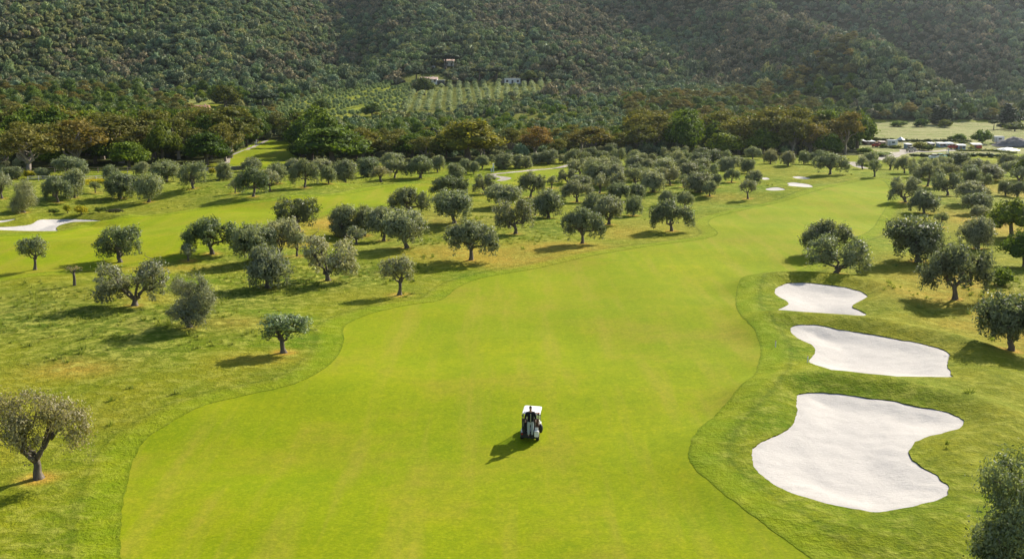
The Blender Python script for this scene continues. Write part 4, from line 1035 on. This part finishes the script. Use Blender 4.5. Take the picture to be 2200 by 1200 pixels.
M['chrome'] = simple('bright_metal', (.70, .70, .72), .2, 1, .5); M['blue'] = simple('pale_blue_sheet', (.30, .42, .52), .6); M['teal'] = simple('teal_paint', (.10, .38, .36), .45)
M['red'] = simple('red_paint', (.42, .05, .04), .45); M['yellow'] = simple('yellow_paint', (.70, .52, .08), .6); M['orange'] = simple('orange_cover', (.75, .30, .06), .6)
M['glass'] = simple('dark_glass', (.03, .04, .05), .08, 0, .6); M['skin'] = simple('skin', (.46, .25, .17), .6, 0, .35, .05)
M['hair'] = simple('dark_hair', (.018, .012, .010), .6); M['jacket'] = simple('black_jacket', (.010, .011, .015), .85, 0, .2); M['trouser'] = simple('grey_trousers', (.34, .38, .42), .9, 0, .1, .08, 8)
M['zip'] = simple('zip_stripe', (.42, .42, .30), .6); M['shoe'] = simple('dark_shoe', (.03, .03, .035), .6); M['gravel'] = simple('gravel_heap', (.20, .18, .17), .95, 0, .1, .3, .8)
M['lens'] = simple('red_lamp_lens', (.35, .02, .02), .2); M['brown'] = simple('brown_leather', (.10, .045, .025), .6)
def bush(bx, by, w, h, m, label, seed, group='flowering shrubs'):
    x, y, z = at(bx, by); s = to_px(x, y, z)[2] / F; rng = np.random.default_rng(seed)
    lob = [(rng.uniform(-.5,.5), rng.uniform(-.3,.3), rng.uniform(.4,.7), rng.uniform(.35,.55), .4, .35) for _ in range(4)]
    cm = crown_mesh('bush_leaves', lob, 70, 14, .22, .075, m, seed, core=.7, asp=.6); tm = tubes('bush_stem', [limb((0,0,-.1), L[:3], .03, .012, rng) for L in lob], M['bark'], 5, seed)
    plant('flowering_shrub', [('stem', tm), ('leaves', cm)], (x, y, z), (w * s / 1.7, w * s / 1.7, h * s / 1.0), 0, (1, 1, 1), label=label, cat='shrub', group=group)
bush(146, 464, 20, 17, M['bloom'], 'yellow flowering shrub above the left bunker, left one of two', 1)
bush(176, 465, 38, 18, M['bloom'], 'wider yellow flowering shrub above the left bunker, right one of two', 2)
bush(118, 463, 26, 10, M['oak'], 'low green shrub left of the yellow flowering ones', 3)
bush(212, 463, 30, 11, M['oak'], 'low green shrub right of the yellow flowering ones', 4)
bush(248, 462, 36, 9, M['maquis'], 'low reedy shrub at the right end of the shrub row', 5)
bush(948, 181, 14, 7, M['bloom'], 'yellow flowering shrub below the farmhouse', 6)
bush(970, 177, 26, 6, M['bloom'], 'long yellow flowering shrub right of the farmhouse', 7)
bush(65, 383, 26, 16, M['bloom'], 'bright green shrub by the yellow meadow', 8)
bush(456, 376, 16, 14, M['bloom'], 'small lime green shrub by the stone wall', 9)
def hedge(x0, x1, y0, y1, hpx, label, seed, col=(.7, .7, .6)):
    a = at(x0, y0); b = at(x1, y1); L = math.hypot(b[0]-a[0], b[1]-a[1]); s = to_px(*a)[2] / F; hm = hpx * s; n = max(4, int(L / 2.2)); rng = np.random.default_rng(seed)
    lob = [((i + .5) / n * L + rng.uniform(-.4,.4), rng.uniform(-.3,.3), hm * .5, L / n * .75, .9, hm * rng.uniform(.42,.62)) for i in range(n)]
    zs = [float(H(np.array([a[0] + (b[0]-a[0]) * q[0] / L]), np.array([a[1] + (b[1]-a[1]) * q[0] / L]))[0]) - a[2] for q in lob]
    lob = [(q[0], q[1], q[2] + dz, *q[3:]) for q, dz in zip(lob, zs)]
    cm = crown_mesh('hedge_leaves', lob, int(L * 4), 12, .35, .16, M['oak'], seed, core=.8, asp=.6)
    o = link(bpy.data.objects.new('hedge', cm)); o.location = a; o.rotation_euler = (0, 0, math.atan2(b[1]-a[1], b[0]-a[0])); o.color = (*col, 1)
    tag(o, label, 'hedge', 'hedges by the huts')
hedge(1862, 2085, 301, 306, 6, 'long dark hedge between the pale field and the huts', 21, (.6, .62, .55))
hedge(1958, 2178, 337, 342, 8, 'dark hedge in front of the thin green strip', 22, (.6, .7, .5))
hedge(2052, 2180, 325, 330, 4, 'low ragged hedge behind the thin green strip', 23, (1.2, 1.1, .8))
for i, (x, y, w_, h_, c, t) in enumerate([(1975,322,34,17,(1.2,.95,.75),'brownish bush in the middle of the huts'),(1994,324,24,14,(1.0,1.0,.7),'bush right of the brownish one among the huts'),(1898,317,16,9,(1,1,.7),'small bush beside the red car'),(1890,334,50,9,(1.7,1.7,.8),'bright low scrub at the wood corner'),(1860,330,34,14,(1.5,1.6,.8),'light green scrub at the foot of the corner eucalyptus'),(2045,301,20,9,(.9,1,.8),'bush above the light blue shack'),(1925,318,26,7,(1.3,1.2,.7),'scrub below the white tent'),(1880,303,16,9,(.7,.7,.6),'dark bush at the left end of the huts'),(2068,310,18,8,(.8,.9,.6),'bush behind the light blue shack')]):
    woodpx(x, y, w_, h_, 'scrub', c, t)
# wild flowers in the meadow
Pf = poisson(-85, -45, 200, 245, .55, 6000, 19); zf = H(Pf[:, 0], Pf[:, 1]); a, b, d = to_px(Pf[:, 0], Pf[:, 1], zf)
kf = (a > 25) & (a < 225) & (b > 384) & (b < 397) & (vn(Pf[:, 0] / 6, Pf[:, 1] / 3, 66) > -.12); Pf, zf = Pf[kf], zf[kf]
ft = unlinked('flower_tuft', [recolor(tuft(s), M['bloom']) for s in (7, 8)])
if len(Pf): scatter('wildflowers', np.stack([Pf[:, 0], Pf[:, 1], zf], 1), np.ones((len(Pf), 3)) * 1.1, rngw.uniform(0, 6, len(Pf)), rngw.integers(0, 2, len(Pf)), ft, 'yellow wildflowers in the meadow at the left')

# ------------------------------------------------------------------ fences, wall, posts
def fence(pts, n, h, m, label, rails=2):
    P = [at(*p) for p in pts]; a0 = P[0]; root = empty('rail_fence', a0, label=label, cat='fence', group='wooden rail fences')
    seg = []; tot = len(P) - 1
    for i in range(n):
        t = i / (n - 1) * tot; k = min(int(t), tot - 1); f = t - k; x = P[k][0] * (1-f) + P[k+1][0] * f; y = P[k][1] * (1-f) + P[k+1][1] * f
        z = float(H(np.array([x]), np.array([y]))[0]); seg.append((x - a0[0], y - a0[1], z - a0[2]))
    pm = None
    for q in seg:
        if pm is None: pm = MB().box((0, 0, h / 2 - .1), (.14, .14, h + .2), bev=.015).build('post', m, root); pm.location = q
        else: c = pm.copy(); COL.objects.link(c); c.parent = root; c.location = q
    for r in range(rails):
        g_ = MB()
        for p, q in zip(seg, seg[1:]):
            zz = h * (.9 - r * .42); d = (q[0]-p[0], q[1]-p[1], q[2]-p[2]); L = math.sqrt(sum(v * v for v in d)) - .15
            g_.box(((p[0]+q[0])/2, (p[1]+q[1])/2, (p[2]+q[2])/2 + zz), (L, .05, .13), rz=math.atan2(d[1], d[0]), ry=-math.asin(d[2] / (L + .15)))
        g_.build('rail', m, root)
fence([(-30,371),(100,371),(200,371),(290,371),(400,366)], 18, 1.15, M['wood'], 'brown rail fence in front of the dark wood on the left')
fence([(60,389),(140,389),(232,386)], 8, .95, M['pale'], 'pale rail fence in the meadow between two olive trees')
fence([(430,372),(466,371)], 3, .8, M['pale'], 'short pale rail fence by the stone wall')
a = at(440, 366); b = at(522, 364); L = math.hypot(b[0]-a[0], b[1]-a[1]); rt = MB()
rg = random.Random(4)
for r in range(3):
    x = -1
    while x < L: l_ = rg.uniform(.5, 1.0); rt.box((x + l_ / 2, rg.uniform(-.03,.03), .1 + r * .3), (l_ - .04, .5, .28), bev=.04); x += l_
o = rt.build('stone_wall', M['stone']); o.location = (a[0], a[1], (a[2] + b[2]) / 2 - .15); o.rotation_euler = (0, 0, math.atan2(b[1]-a[1], b[0]-a[0])); tag(o, 'low dark dry stone wall beside the clearing', 'wall')
def post_sign(bx, by, label, s=1.0):
    x, y, z = at(bx, by); r = empty('tee_post', (x, y, z), label=label, cat='post'); r.scale = (s, s, s)
    MB().box((0, 0, .9), (.30, .26, 1.8), bev=.04).build('post', M['white'], r)
    MB().box((0, 0, 1.86), (.46, .40, .12), bev=.03).build('cap', M['white'], r); MB().box((.02, -.16, 1.15), (.2, .05, .3)).build('plate', M['blue'], r)
    MB().box((-.45, 0, .45), (.22, .22, .9), bev=.04).build('bin', M['white'], r)
post_sign(1060, 370, 'white tee post with small bin at the bend of the pale path', 1.0)
post_sign(551, 311, 'white post at the head of the clearing path')
post_sign(2037, 330, 'white box post on the thin green strip', .8)
def flagstick(bx, by, label):
    x, y, z = at(bx, by); r = empty('marker_stake', (x, y, z), label=label, cat='stake')
    MB().cyl((0, 0, -.1), (0, 0, .5), .04, seg=8).build('stake', M['white'], r); MB().cyl((0, 0, .5), (0, 0, .56), .045, .02, seg=8).build('tip', M['red'], r)
for p, t in [((1735,778),'small marker stake left of the middle bunker'),((1666,745),'tiny marker stake above the fairway collar beside the bunkers')]: flagstick(*p, t)
def sprinkler_cap(): pass

# ------------------------------------------------------------------ houses
def house(bx, by, wpx, hpx, depth, wall, roofm, label, wins=3, gable=0, rot=0, extras=None, name='house'):
    x, y, z = at(bx, by); s = to_px(x, y, z)[2] / F; W = wpx * s; Hh = hpx * s
    r = empty(name, (x, y + depth / 2, z), rot, label=label, cat='house')
    MB().box((0, 0, Hh / 2 - .8), (W, depth, Hh + 1.6)).build('wall', wall, r)
    g_ = MB()
    if gable:
        pts = [(-W/2 - .3, -depth/2 - .35, Hh + .003), (-W/2 - .3, depth/2 + .35, Hh + .003), (-W/2 - .3, 0, Hh + gable)]; g_.poly(pts, W + .6, (1, 0, 0))
    else: g_.box((0, 0, Hh + .13), (W + .5, depth + .5, .25), bev=.03)
    rf = g_.build('roof', roofm, r)
    if gable: MB().box((W * .25, depth * .12, Hh + gable * .9), (.6, .6, 1.0)).build('chimney', wall, rf)
    for i in range(wins):
        cx = -W / 2 + W * (i + .5) / wins; door = (i == wins // 2 and wins > 1)
        ww, wh, wz = (1.1, 2.05, 1.03) if door else (1.1, 1.2, 1.5)
        if wh + .3 > Hh: wh = Hh * .6; wz = Hh * .5
        f = MB().box((cx, -depth / 2 - .02, wz), (ww + .2, .06, wh + .2)).build('door' if door else 'window', M['shut'] if not door else M['pale'], r)
        MB().box((cx, -depth / 2 - .06, wz), (ww - .1, .04, wh - .1)).build('panel' if door else 'pane', M['dark'], f)
    return r, W, Hh
r, W, Hh = house(1101, 180, 34, 10.5, 6, M['plaster'], M['plaster'], 'flat roofed white cottage above the rows of young olives', 3)
MB().box((-W/2 - 1.4, .5, Hh * .45 - .4), (2.8, 4.5, Hh * .9 + .8)).build('side_wing', M['stone'], r)
MB().box((W/2 + 1.2, 0, .8), (.5, .5, 2.2)).build('gate_pillar', M['white'], r)
r, W, Hh = house(920, 179, 38, 8.5, 7, M['plaster'], M['terra2'], 'long farmhouse with pale terracotta roof behind the dark tree', 4, 1.3)
MB().box((-W/2 - 3.6, 0, Hh * .3 - .4), (7.2, 5, Hh * .7 + .8)).build('side_wing', M['plaster'], r)
MB().box((W/2 + 2.2, 0, Hh * .35 - .4), (4.4, 5, Hh * .75 + .8)).build('side_wing', M['dark'], r)
MB().box((W/2 + 2.2, 0, Hh * .75), (4.9, 5.5, .18)).build('side_roof', M['white'], r)
MB().cyl((1.5, -3.9, 0), (1.5, -3.9, 5), .07).build('pole', M['teal'], r)
house(965, 142, 20, 11, 6, M['plaster'], M['terra2'], 'upper white house under the tall umbrella pine', 2, 1.0)
house(931, 147, 6, 4, 3, M['plaster'], M['plaster'], 'tiny white hut between farmhouse and upper house', 1)
house(428, 241, 34, 8, 6, M['terra2'], M['terra'], 'brown roofed stone cottage in the trees on the left', 3, 1.4)
house(2083, 198, 26, 3.2, 6, M['pale'], M['white'], 'long low white roofed shed alone on the right hillside', 4)
a = at(342, 196); o = MB().box((0, 0, .7), (12, .5, 1.6), bev=.05).build('retaining_wall', M['terra']); o.location = a; tag(o, 'reddish terrace wall in the scrub on the left slope', 'wall')
# ------------------------------------------------------------------ huts, caravans, cars and heaps of the yard on the right
M['dull'] = simple('dull_white_sheet', (.46, .46, .45), .6, 0, .3, .2, 3)
def hut(bx, by, wpx, hpx, wall, roofm, label, depth=2.6, slope=.25, base=None):
    wpx *= .85; roofm = M['dull'] if roofm == M['white'] else roofm
    x, y, z = at(bx, by); s = to_px(x, y, z)[2] / F; W = wpx * s; Hh = hpx * s
    r = empty('hut', (x, y, z), rs.uniform(-.15, .15), label=label, cat='hut', group='huts of the yard')
    MB().box((0, 0, Hh / 2 - .1), (W, depth, Hh + .2)).build('wall', wall, r)
    MB().box((0, 0, Hh + .12), (W + .5, depth + .6, .10), rx=slope * .3).build('roof', roofm, r)
    MB().box((-W * .2, -depth / 2 - .02, Hh * .42), (.8, .05, Hh * .8)).build('door', M['wood'], r); MB().box((W * .25, -depth / 2 - .02, Hh * .55), (.7, .05, .6)).build('window', M['dark'], r)
    if base: MB().box((W * .1, -depth / 2 - .6, .35), (W * .6, .8, .7), bev=.05).build('crate', base, r)
hut(1864, 310, 23, 7, M['brown'], M['white'], 'long hut with white flat roof at the wood corner', 4)
hut(1950, 319, 12, 9, M['blue'], M['metal'], 'blue grey hut right of the white tent')
hut(2021, 314, 16, 6, M['blue'], M['white'], 'low blue hut with white roof left of the row of boards')
hut(2039, 313, 14, 5, M['pale'], M['blue'], 'pale low hut with blue roof')
hut(2064, 320, 17, 8, M['blue'], M['white'], 'light blue shack near the end of the road')
hut(2097, 317, 21, 7, M['yellow'], M['white'], 'white roofed shack with yellow front and red boards', 3, .25, M['red'])
hut(2000, 312, 10, 4, M['wood'], M['metal'], 'small wooden hut left of the blue ones')
hut(1895, 310, 14, 5, M['brown'], M['brown'], 'low brown hut beside the red car')
def vehicle(bx, by, kind, m, label, rz):
    x, y, z = at(bx, by); van = kind == 'caravan'; r = empty(kind, (x, y, z), rz, label=label, cat=kind); r.scale = (.72, .72, .8)
    L, Wd, Hh = (4.6, 2.1, 2.3) if van else (4.2, 1.7, 1.0)
    body = MB().box((0, 0, .35 + Hh / 2 - .05), (L, Wd, Hh - .1), bev=.18).build('body', m, r)
    if van: MB().box((.3, -Wd/2 - .01, 1.6), (1.4, .04, .6), bev=.01).build('window', M['glass'], r); MB().box((-1.4, -Wd/2 - .01, 1.3), (.7, .04, 1.6)).build('door', M['pale'], r)
    else:
        MB().box((-.15, 0, 1.45), (2.1, 1.45, .5), bev=.18).build('cabin', M['glass'], r); MB().box((-.15, 0, 1.72), (1.6, 1.3, .06), bev=.02).build('roof', m, r)
        for sy in (-.55, .55): MB().ball((2.08, sy, .85), .12, .5).build('headlight', M['chrome'], r)
    for sx in ((-.2,) if van else (-1.3, 1.3)):
        for sy in (-1, 1):
            w_ = MB().cyl((sx, sy * (Wd/2 - .15), .32), (sx, sy * (Wd/2 + .03), .32), .32, seg=14).build('wheel', M['rubber'], r)
            MB().cyl((sx, sy * (Wd/2 + .03), .32), (sx, sy * (Wd/2 + .05), .32), .18, seg=10).build('rim', M['metal'], w_)
vehicle(1915, 315, 'caravan', M['white'], 'small white caravan left of the white tent', .2)
vehicle(2144, 307, 'caravan', M['white'], 'white caravan against the gravel heap', .1)
vehicle(1883, 316, 'car', M['red'], 'red car parked among bushes at the left of the huts', .5)
vehicle(2047, 320, 'car', M['red'], 'dark red car left of the light blue shack', .2)
vehicle(2008, 343, 'car', M['white'], 'white car roof showing beyond the far olives', 0)
vehicle(2021, 342, 'car', M['teal'], 'teal car next to the white one beyond the far olives', .1)
vehicle(1957, 326, 'car', M['metal'], 'grey car standing on the road by the huts', .4)
x, y, z = at(1934, 311); r = empty('tent', (x, y, z), .2, label='white peaked tent among the huts', cat='tent')
MB().cyl((0, 0, 1.5), (0, 0, 2.4), 1.6, .08, seg=4).build('canopy', M['white'], r)
for sx in (-1, 1):
    for sy in (-1, 1): MB().cyl((sx, sy, 0), (sx, sy, 1.55), .04, seg=6).build('pole', M['metal'], r)
def heap(name, bx, by, wpx, hpx, m, label, seed):
    x, y, z = at(bx, by); s = to_px(x, y, z)[2] / F; n = 40; g_ = np.linspace(-1, 1, n); GX, GY = np.meshgrid(g_, g_); rr = np.sqrt(GX**2 + GY**2)
    Z = np.maximum(0, 1 - rr) ** .8 * (1 + .5 * vn(GX * 3 + seed, GY * 3, seed)) + .12 * vn(GX * 9, GY * 9, seed + 1) * (rr < 1) - .05
    V = np.stack([GX * wpx * s / 2, GY * wpx * s * .3, Z * hpx * s], -1).reshape(-1, 3); i = (np.arange(n - 1)[:, None] * n + np.arange(n - 1)).reshape(-1)
    q = np.stack([i, i + 1, i + n + 1, i + n], 1); o = link(bpy.data.objects.new(name, mesh_np(name, V, q.reshape(-1), np.full(len(q), 4), [m]))); o.location = (x, y, z); tag(o, label, 'heap')
heap('gravel_heap', 2180, 312, 100, 20, M['gravel'], 'big dark gravel heap at the right edge', 3)
heap('rubble_heap', 2163, 323, 58, 7, M['white'], 'low white rubble heap in front of the gravel', 5)

# ------------------------------------------------------------------ golf buggy
cx, cy, cz = at(1141, 947); YAW = R(-6)
cy += .95; cz = float(H(np.array([cx]), np.array([cy]))[0])
cart = empty('golf_buggy', (cx, cy, cz), YAW, label='white roofed golf buggy driving away over the fairway', cat='golf buggy'); cart.scale = (.97, .95, .88); cart.rotation_euler = (0, R(2.5), YAW)
g_ = MB(); g_.box((0, .95, .62), (1.14, .72, .40), bev=.12); g_.box((0, 1.18, .50), (1.08, .4, .34), bev=.1); g_.box((0, -.05, .38), (1.12, 2.2, .16), bev=.04); g_.box((0, -.30, .62), (1.14, .72, .34), bev=.06)
for s_ in (-1, 1): g_.box((s_ * .51, -.82, .66), (.15, .62, .26), bev=.06)
g_.build('body', M['white'], cart)
MB().box((0, -.88, .48), (.80, .62, .10), bev=.02).box((0, -1.20, .42), (1.16, .18, .34), bev=.04).box((-.51, -.92, .44), (.15, .5, .24), bev=.03).box((.51, -.92, .44), (.15, .5, .24), bev=.03).build('bag_well', M['black'], cart)
MB().box((0, -.22, .86), (1.06, .50, .14), bev=.05).build('seat', M['black'], cart)
MB().box((0, -.50, 1.12), (1.06, .12, .40), rx=.12, bev=.05).build('backrest', M['black'], cart)
for s_ in (-1, 1): MB().cyl((s_ * .52, -.1, .95), (s_ * .52, -.45, 1.02), .025).build('armrest', M['black'], cart)
rf = MB(); rf.box((0, .12, 1.86), (1.16, 1.72, .09), bev=.04); rf.box((0, .12, 1.92), (.94, 1.50, .06), bev=.028); rf.build('roof', M['white'], cart)
MB().box((0, .12, 1.805), (1.05, 1.6, .03)).build('roof_lining', M['black'], cart)
for s_ in (-1, 1):
    MB().cyl((s_ * .52, 1.05, .75), (s_ * .50, .82, 1.83), .022, seg=8).build('strut', M['metal'], cart)
    MB().cyl((s_ * .52, -.56, .7), (s_ * .50, -.62, 1.83), .022, seg=8).build('strut', M['metal'], cart)
    MB().ball((s_ * .38, 1.36, .62), .08, 1, .5).build('headlight', M['chrome'], cart)
    MB().box((s_ * .48, -1.30, .55), (.10, .03, .12), bev=.01).build('tail_lamp', M['lens'], cart)
M_SCREEN, nt_, out_ = mat('clear_screen'); g9 = G(nt_); tr9 = g9.n('ShaderNodeBsdfTransparent'); tr9.inputs[0].default_value = (.85, .92, .9, 1); mx9 = g9.n('ShaderNodeMixShader'); mx9.inputs[0].default_value = .18
g9.l(tr9.outputs[0], mx9.inputs[1]); g9.l(g9.bsdf((.5, .55, .55), .05, 0, .6).outputs[0], mx9.inputs[2]); g9.l(mx9.outputs[0], out_.inputs[0])
mm = MB().box((0, .94, 1.32), (.96, .015, .84), rx=.21).build('windscreen', M_SCREEN, cart)
st = MB(); 
for i in range(16):
    a0 = i / 16 * 6.283; a1 = (i + 1) / 16 * 6.283; st.cyl((-.26 + .16 * math.cos(a0), .50 + .07 * math.sin(a0), 1.12 + .14 * math.sin(a0)), (-.26 + .16 * math.cos(a1), .50 + .07 * math.sin(a1), 1.12 + .14 * math.sin(a1)), .014, seg=6)
st.cyl((-.26, .50, 1.12), (-.26, .8, .8), .02); st.build('steering_wheel', M['black'], cart)
for sx in (-1, 1):
    for sy in (-.80, .92):
        w_ = MB().cyl((sx * .40, sy, .23), (sx * .60, sy, .23), .23, seg=20).build('wheel', M['rubber'], cart)
        MB().cyl((sx * .60, sy, .23), (sx * .612, sy, .23), .13, seg=14).build('rim', M['chrome'], w_)
def cartpt(x, y, z=0):
    c, s = math.cos(YAW), math.sin(YAW); return (cx + x * c - y * s, cy + x * s + y * c, cz + z)
rg = random.Random(8)
def golf_bag(lx, ly, label, m, heads, towel=False):
    r = empty('golf_bag', cartpt(lx, ly, .47), YAW, label=label, cat='golf bag', group='golf bags strapped behind the seat'); r.scale = (1.08, 1, 1.02)
    t = .14; b_ = MB(); b_.cyl((0, 0, 0), (0, t, .82), .135, .15, seg=16); b_.box((0, -.15, .30), (.20, .10, .34), rx=-.1, bev=.04); b_.box((.15, 0, .35), (.08, .18, .42), bev=.03); b_.build('bag', m, r)
    MB().cyl((0, t, .80), (0, t + .01, .86), .158, .158, seg=16).build('rim', M['brown'], r)
    MB().cyl((-.05, -.16, .1), (-.05, -.06, .75), .015, seg=6).build('strap', M['metal'], r)
    for i, hm in enumerate(heads):
        a_ = i / len(heads) * 6.283; px_, py_ = .09 * math.cos(a_), t + .09 * math.sin(a_); ex = px_ * 1.9 + rg.uniform(-.03,.03); ez = rg.uniform(1.0, 1.22)
        cl = MB().cyl((px_, py_, .6), (ex, py_ + .06, ez), .011, seg=6).build('club', M['metal'], r)
        MB().ball((ex + .03, py_ + .03, ez + .02), .055 if i % 2 else .04, 1.3, .8, .8, seg=10).build('head', hm, cl)
    if towel: MB().box((.05, -.22, .22), (.20, .04, .42), bev=.015).build('towel', M['white'], r)
golf_bag(-.34, -.92, 'black golf bag strapped on the left of the buggy, clubs leaning out', M['black'], [M['black'], M['chrome'], M['metal'], M['black'], M['pale']])
golf_bag(.40, -.86, 'dark brown golf bag on the right with many clubs and a white towel', M['brown'], [M['white'], M['orange'], M['chrome'], M['white'], M['blue'], M['metal'], M['orange'], M['black']], True)
r = empty('carry_bag', cartpt(.68, -.72, .45), YAW, label='rounded black carry bag hanging on the right side of the buggy', cat='bag')
MB().ball((0, 0, .28), .20, .7, .95, 1.5, seg=14).build('bag', M['black'], r, True); MB().cyl((0, 0, .5), (-.14, .1, .78), .02).build('strap', M['black'], r)
r = empty('cooler_box', cartpt(.45, -1.18, .34), YAW, label='small white cool box on the right rear corner of the buggy', cat='cool box')
MB().box((0, 0, .17), (.26, .24, .34), bev=.03).build('box', M['white'], r); MB().box((0, 0, .365), (.28, .26, .05), bev=.015).build('lid', M['white'], r)

# ------------------------------------------------------------------ the person standing on the rear step
def skin(name, V, E_, rad, m, parent, lv=1, root=0):
    me = bpy.data.meshes.new(name); me.from_pydata(V, E_, []); me.materials.append(m)
    o = link(bpy.data.objects.new(name, me), parent); md = o.modifiers.new('skin', 'SKIN'); md.use_smooth_shade = True
    for i, s in enumerate(me.skin_vertices[0].data):
        r_ = rad[i]; s.radius = r_ if isinstance(r_, tuple) else (r_, r_); s.use_root = (i == root)
    o.modifiers.new('sub', 'SUBSURF').levels = lv; o.modifiers['sub'].render_levels = lv; return o
per = empty('person', cartpt(.08, -1.20, .30), YAW + R(6), label='man in black zipped jacket and grey trousers standing on the back of the buggy', cat='person'); per.scale = (1.06, 1.06, 1.08)
# joints: facing -Y (towards the camera)
J = dict(pel=(0,0,.98), wst=(0,.01,1.12), chs=(0,.0,1.34), shb=(0,.02,1.47), nk=(0,.0,1.56), hd0=(0,-.015,1.64), hd1=(0,-.01,1.72), hd2=(0,.0,1.79))
V = list(J.values()); E_ = [(0,1),(1,2),(2,3),(3,4),(4,5),(5,6),(6,7)]; rad = [(.13,.09),(.10,.07),(.11,.07),(.09,.06),(.055,.058),(.07,.08),(.078,.095),(.06,.075)]
def add(p, par, r_): V.append(p); rad.append(r_); E_.append((par, len(V) - 1)); return len(V) - 1
for s_ in (-1, 1):
    hp = add((s_*.095, 0, .92), 0, (.095,.10)); kn = add((s_*.11, -.03, .50), hp, .062); an = add((s_*.10, .01, .09), kn, .032); ft_ = add((s_*.113, -.04, .05), an, (.026,.022)); add((s_*.12, -.13, .04), ft_, (.022,.016))
    sh = add((s_*.20, .02, 1.46), 3, .068); el = add((s_*.30, .06, 1.19), sh, .047); wr = add((s_*.30, -.12, 1.06), el, .030); pm_ = add((s_*.30, -.17, 1.03), wr, (.036,.018))
    for k in range(4):
        ox = (-.028 + .019 * k) * s_; ln = (.036,.042,.04,.03)[k]; f1 = add((s_*.30 + ox, -.20, 1.015), pm_, .0095); f2 = add((s_*.30 + ox * 1.1, -.20 - ln*.8, .99), f1, .0085); add((s_*.30 + ox, -.20 - ln*.8, .965 - .01*k), f2, .0075)
    t1 = add((s_*.262, -.165, 1.02), pm_, .010); add((s_*.25, -.195, 1.0), t1, .0085)
body = skin('body', V, E_, rad, M['skin'], per, 1)
jv = [(0,0,.86),(0,.01,1.06),(0,.01,1.2),(0,0,1.36),(0,.02,1.47),(0,.005,1.545)]; je = [(0,1),(1,2),(2,3),(3,4),(4,5)]; jr = [(.215,.165),(.215,.165),(.205,.15),(.215,.155),(.17,.125),(.080,.080)]
for s_ in (-1, 1):
    n0 = len(jv); jv += [(s_*.205,.02,1.455),(s_*.305,.06,1.19),(s_*.302,-.10,1.07)]; je += [(4, n0),(n0, n0+1),(n0+1, n0+2)]; jr += [.088,.068,.052]
skin('jacket', jv, je, jr, M['jacket'], per, 1)
MB().box((.01, -.178, 1.20), (.034, .016, .50), rx=-.03).build('zip', M['zip'], per)
tv = [(0,0,1.08),(0,0,.95)]; te = [(0,1)]; tr_ = [(.150,.12),(.165,.125)]
for s_ in (-1, 1):
    n0 = len(tv); tv += [(s_*.10,0,.86),(s_*.115,-.025,.50),(s_*.105,.005,.12)]; te += [(1, n0),(n0, n0+1),(n0+1, n0+2)]; tr_ += [(.108,.112),(.082,.085),(.066,.07)]
skin('trousers', tv, te, tr_, M['trouser'], per, 1)
for s_ in (-1, 1): skin('shoe', [(s_*.105,.04,.045),(s_*.115,-.07,.045),(s_*.125,-.20,.035)], [(0,1),(1,2)], [(.05,.045),(.052,.042),(.045,.03)], M['shoe'], per, 1)
hb = MB(); hb.ball((0, .022, 1.775), .098, .88, 1.0, .92, 14); hb.box((0, .075, 1.70), (.13, .05, .12), bev=.02); hb.build('hair', M['hair'], per, True)
fc = MB(); fc.cyl((0, -.105, 1.735), (0, -.128, 1.695), .008, .016, 8); 
for s_ in (-1, 1): fc.ball((s_*.082, -.0, 1.70), .022, .5, .8, 1.2, 8)
fc.build('nose_and_ears', M['skin'], per)
for s_ in (-1, 1): MB().ball((s_*.032, -.093, 1.725), .012, seg=8).build('eye', M['black'], per)
MB().box((0, -.095, 1.662), (.045, .012, .008)).build('mouth', M['brown'], per)
# ------------------------------------------------------------------ air
HZ = 0.000075
if HZ:
    m, nt_, out_ = mat('haze_air'); pv = nt_.nodes.new('ShaderNodeVolumePrincipled'); pv.inputs['Density'].default_value = HZ; pv.inputs['Color'].default_value = (.82, .91, 1.0, 1); pv.inputs['Anisotropy'].default_value = .84
    nt_.links.new(pv.outputs[0], out_.inputs['Volume'])
    o = MB().box((0, 0, 0), (3600, 3600, 330)).build('haze', m); o.location = (0, 0, 330 / 2 - 12); tag(o, 'thin pale haze hanging over the valley', kind='stuff')
tick('-------------- light')
# ------------------------------------------------------------------ light, sky, camera
w = bpy.data.worlds.new('World'); sc.world = w; w.use_nodes = True; nt = w.node_tree
SUN_EL, SUN_AZ = R(30.5), R(39)
sky = nt.nodes.new('ShaderNodeTexSky'); sky.sky_type = 'NISHITA'; sky.sun_disc = False; sky.sun_elevation = SUN_EL; sky.sun_rotation = SUN_AZ
bg = nt.nodes['Background']; nt.links.new(sky.outputs[0], bg.inputs[0]); bg.inputs[1].default_value = .085
sl = bpy.data.lights.new('sun', 'SUN'); sl.energy = 5.0; sl.angle = R(.5); sl.color = (1.0, .93, .80)
so = bpy.data.objects.new('sun', sl); COL.objects.link(so)
from mathutils import Vector
sd = Vector((math.sin(SUN_AZ) * math.cos(SUN_EL), math.cos(SUN_AZ) * math.cos(SUN_EL), math.sin(SUN_EL)))
so.rotation_euler = sd.to_track_quat('Z', 'Y').to_euler(); so.location = (60, 80, 120)
cam = bpy.data.cameras.new('camera'); cam.lens = 36 * F / 2200; cam.sensor_width = 36; cam.clip_end = 6000; cam.clip_start = .5
co_ = bpy.data.objects.new('camera', cam); COL.objects.link(co_); co_.location = (0, 0, CH); co_.rotation_euler = (math.pi / 2 - PITCH, 0, 0); sc.camera = co_
sc.view_settings.view_transform = 'Standard'; sc.view_settings.look = 'None'; sc.view_settings.exposure = .92; sc.view_settings.gamma = 1
try: sc.cycles.max_bounces = 5; sc.cycles.transparent_max_bounces = 4; sc.cycles.diffuse_bounces = 3
except Exception: pass
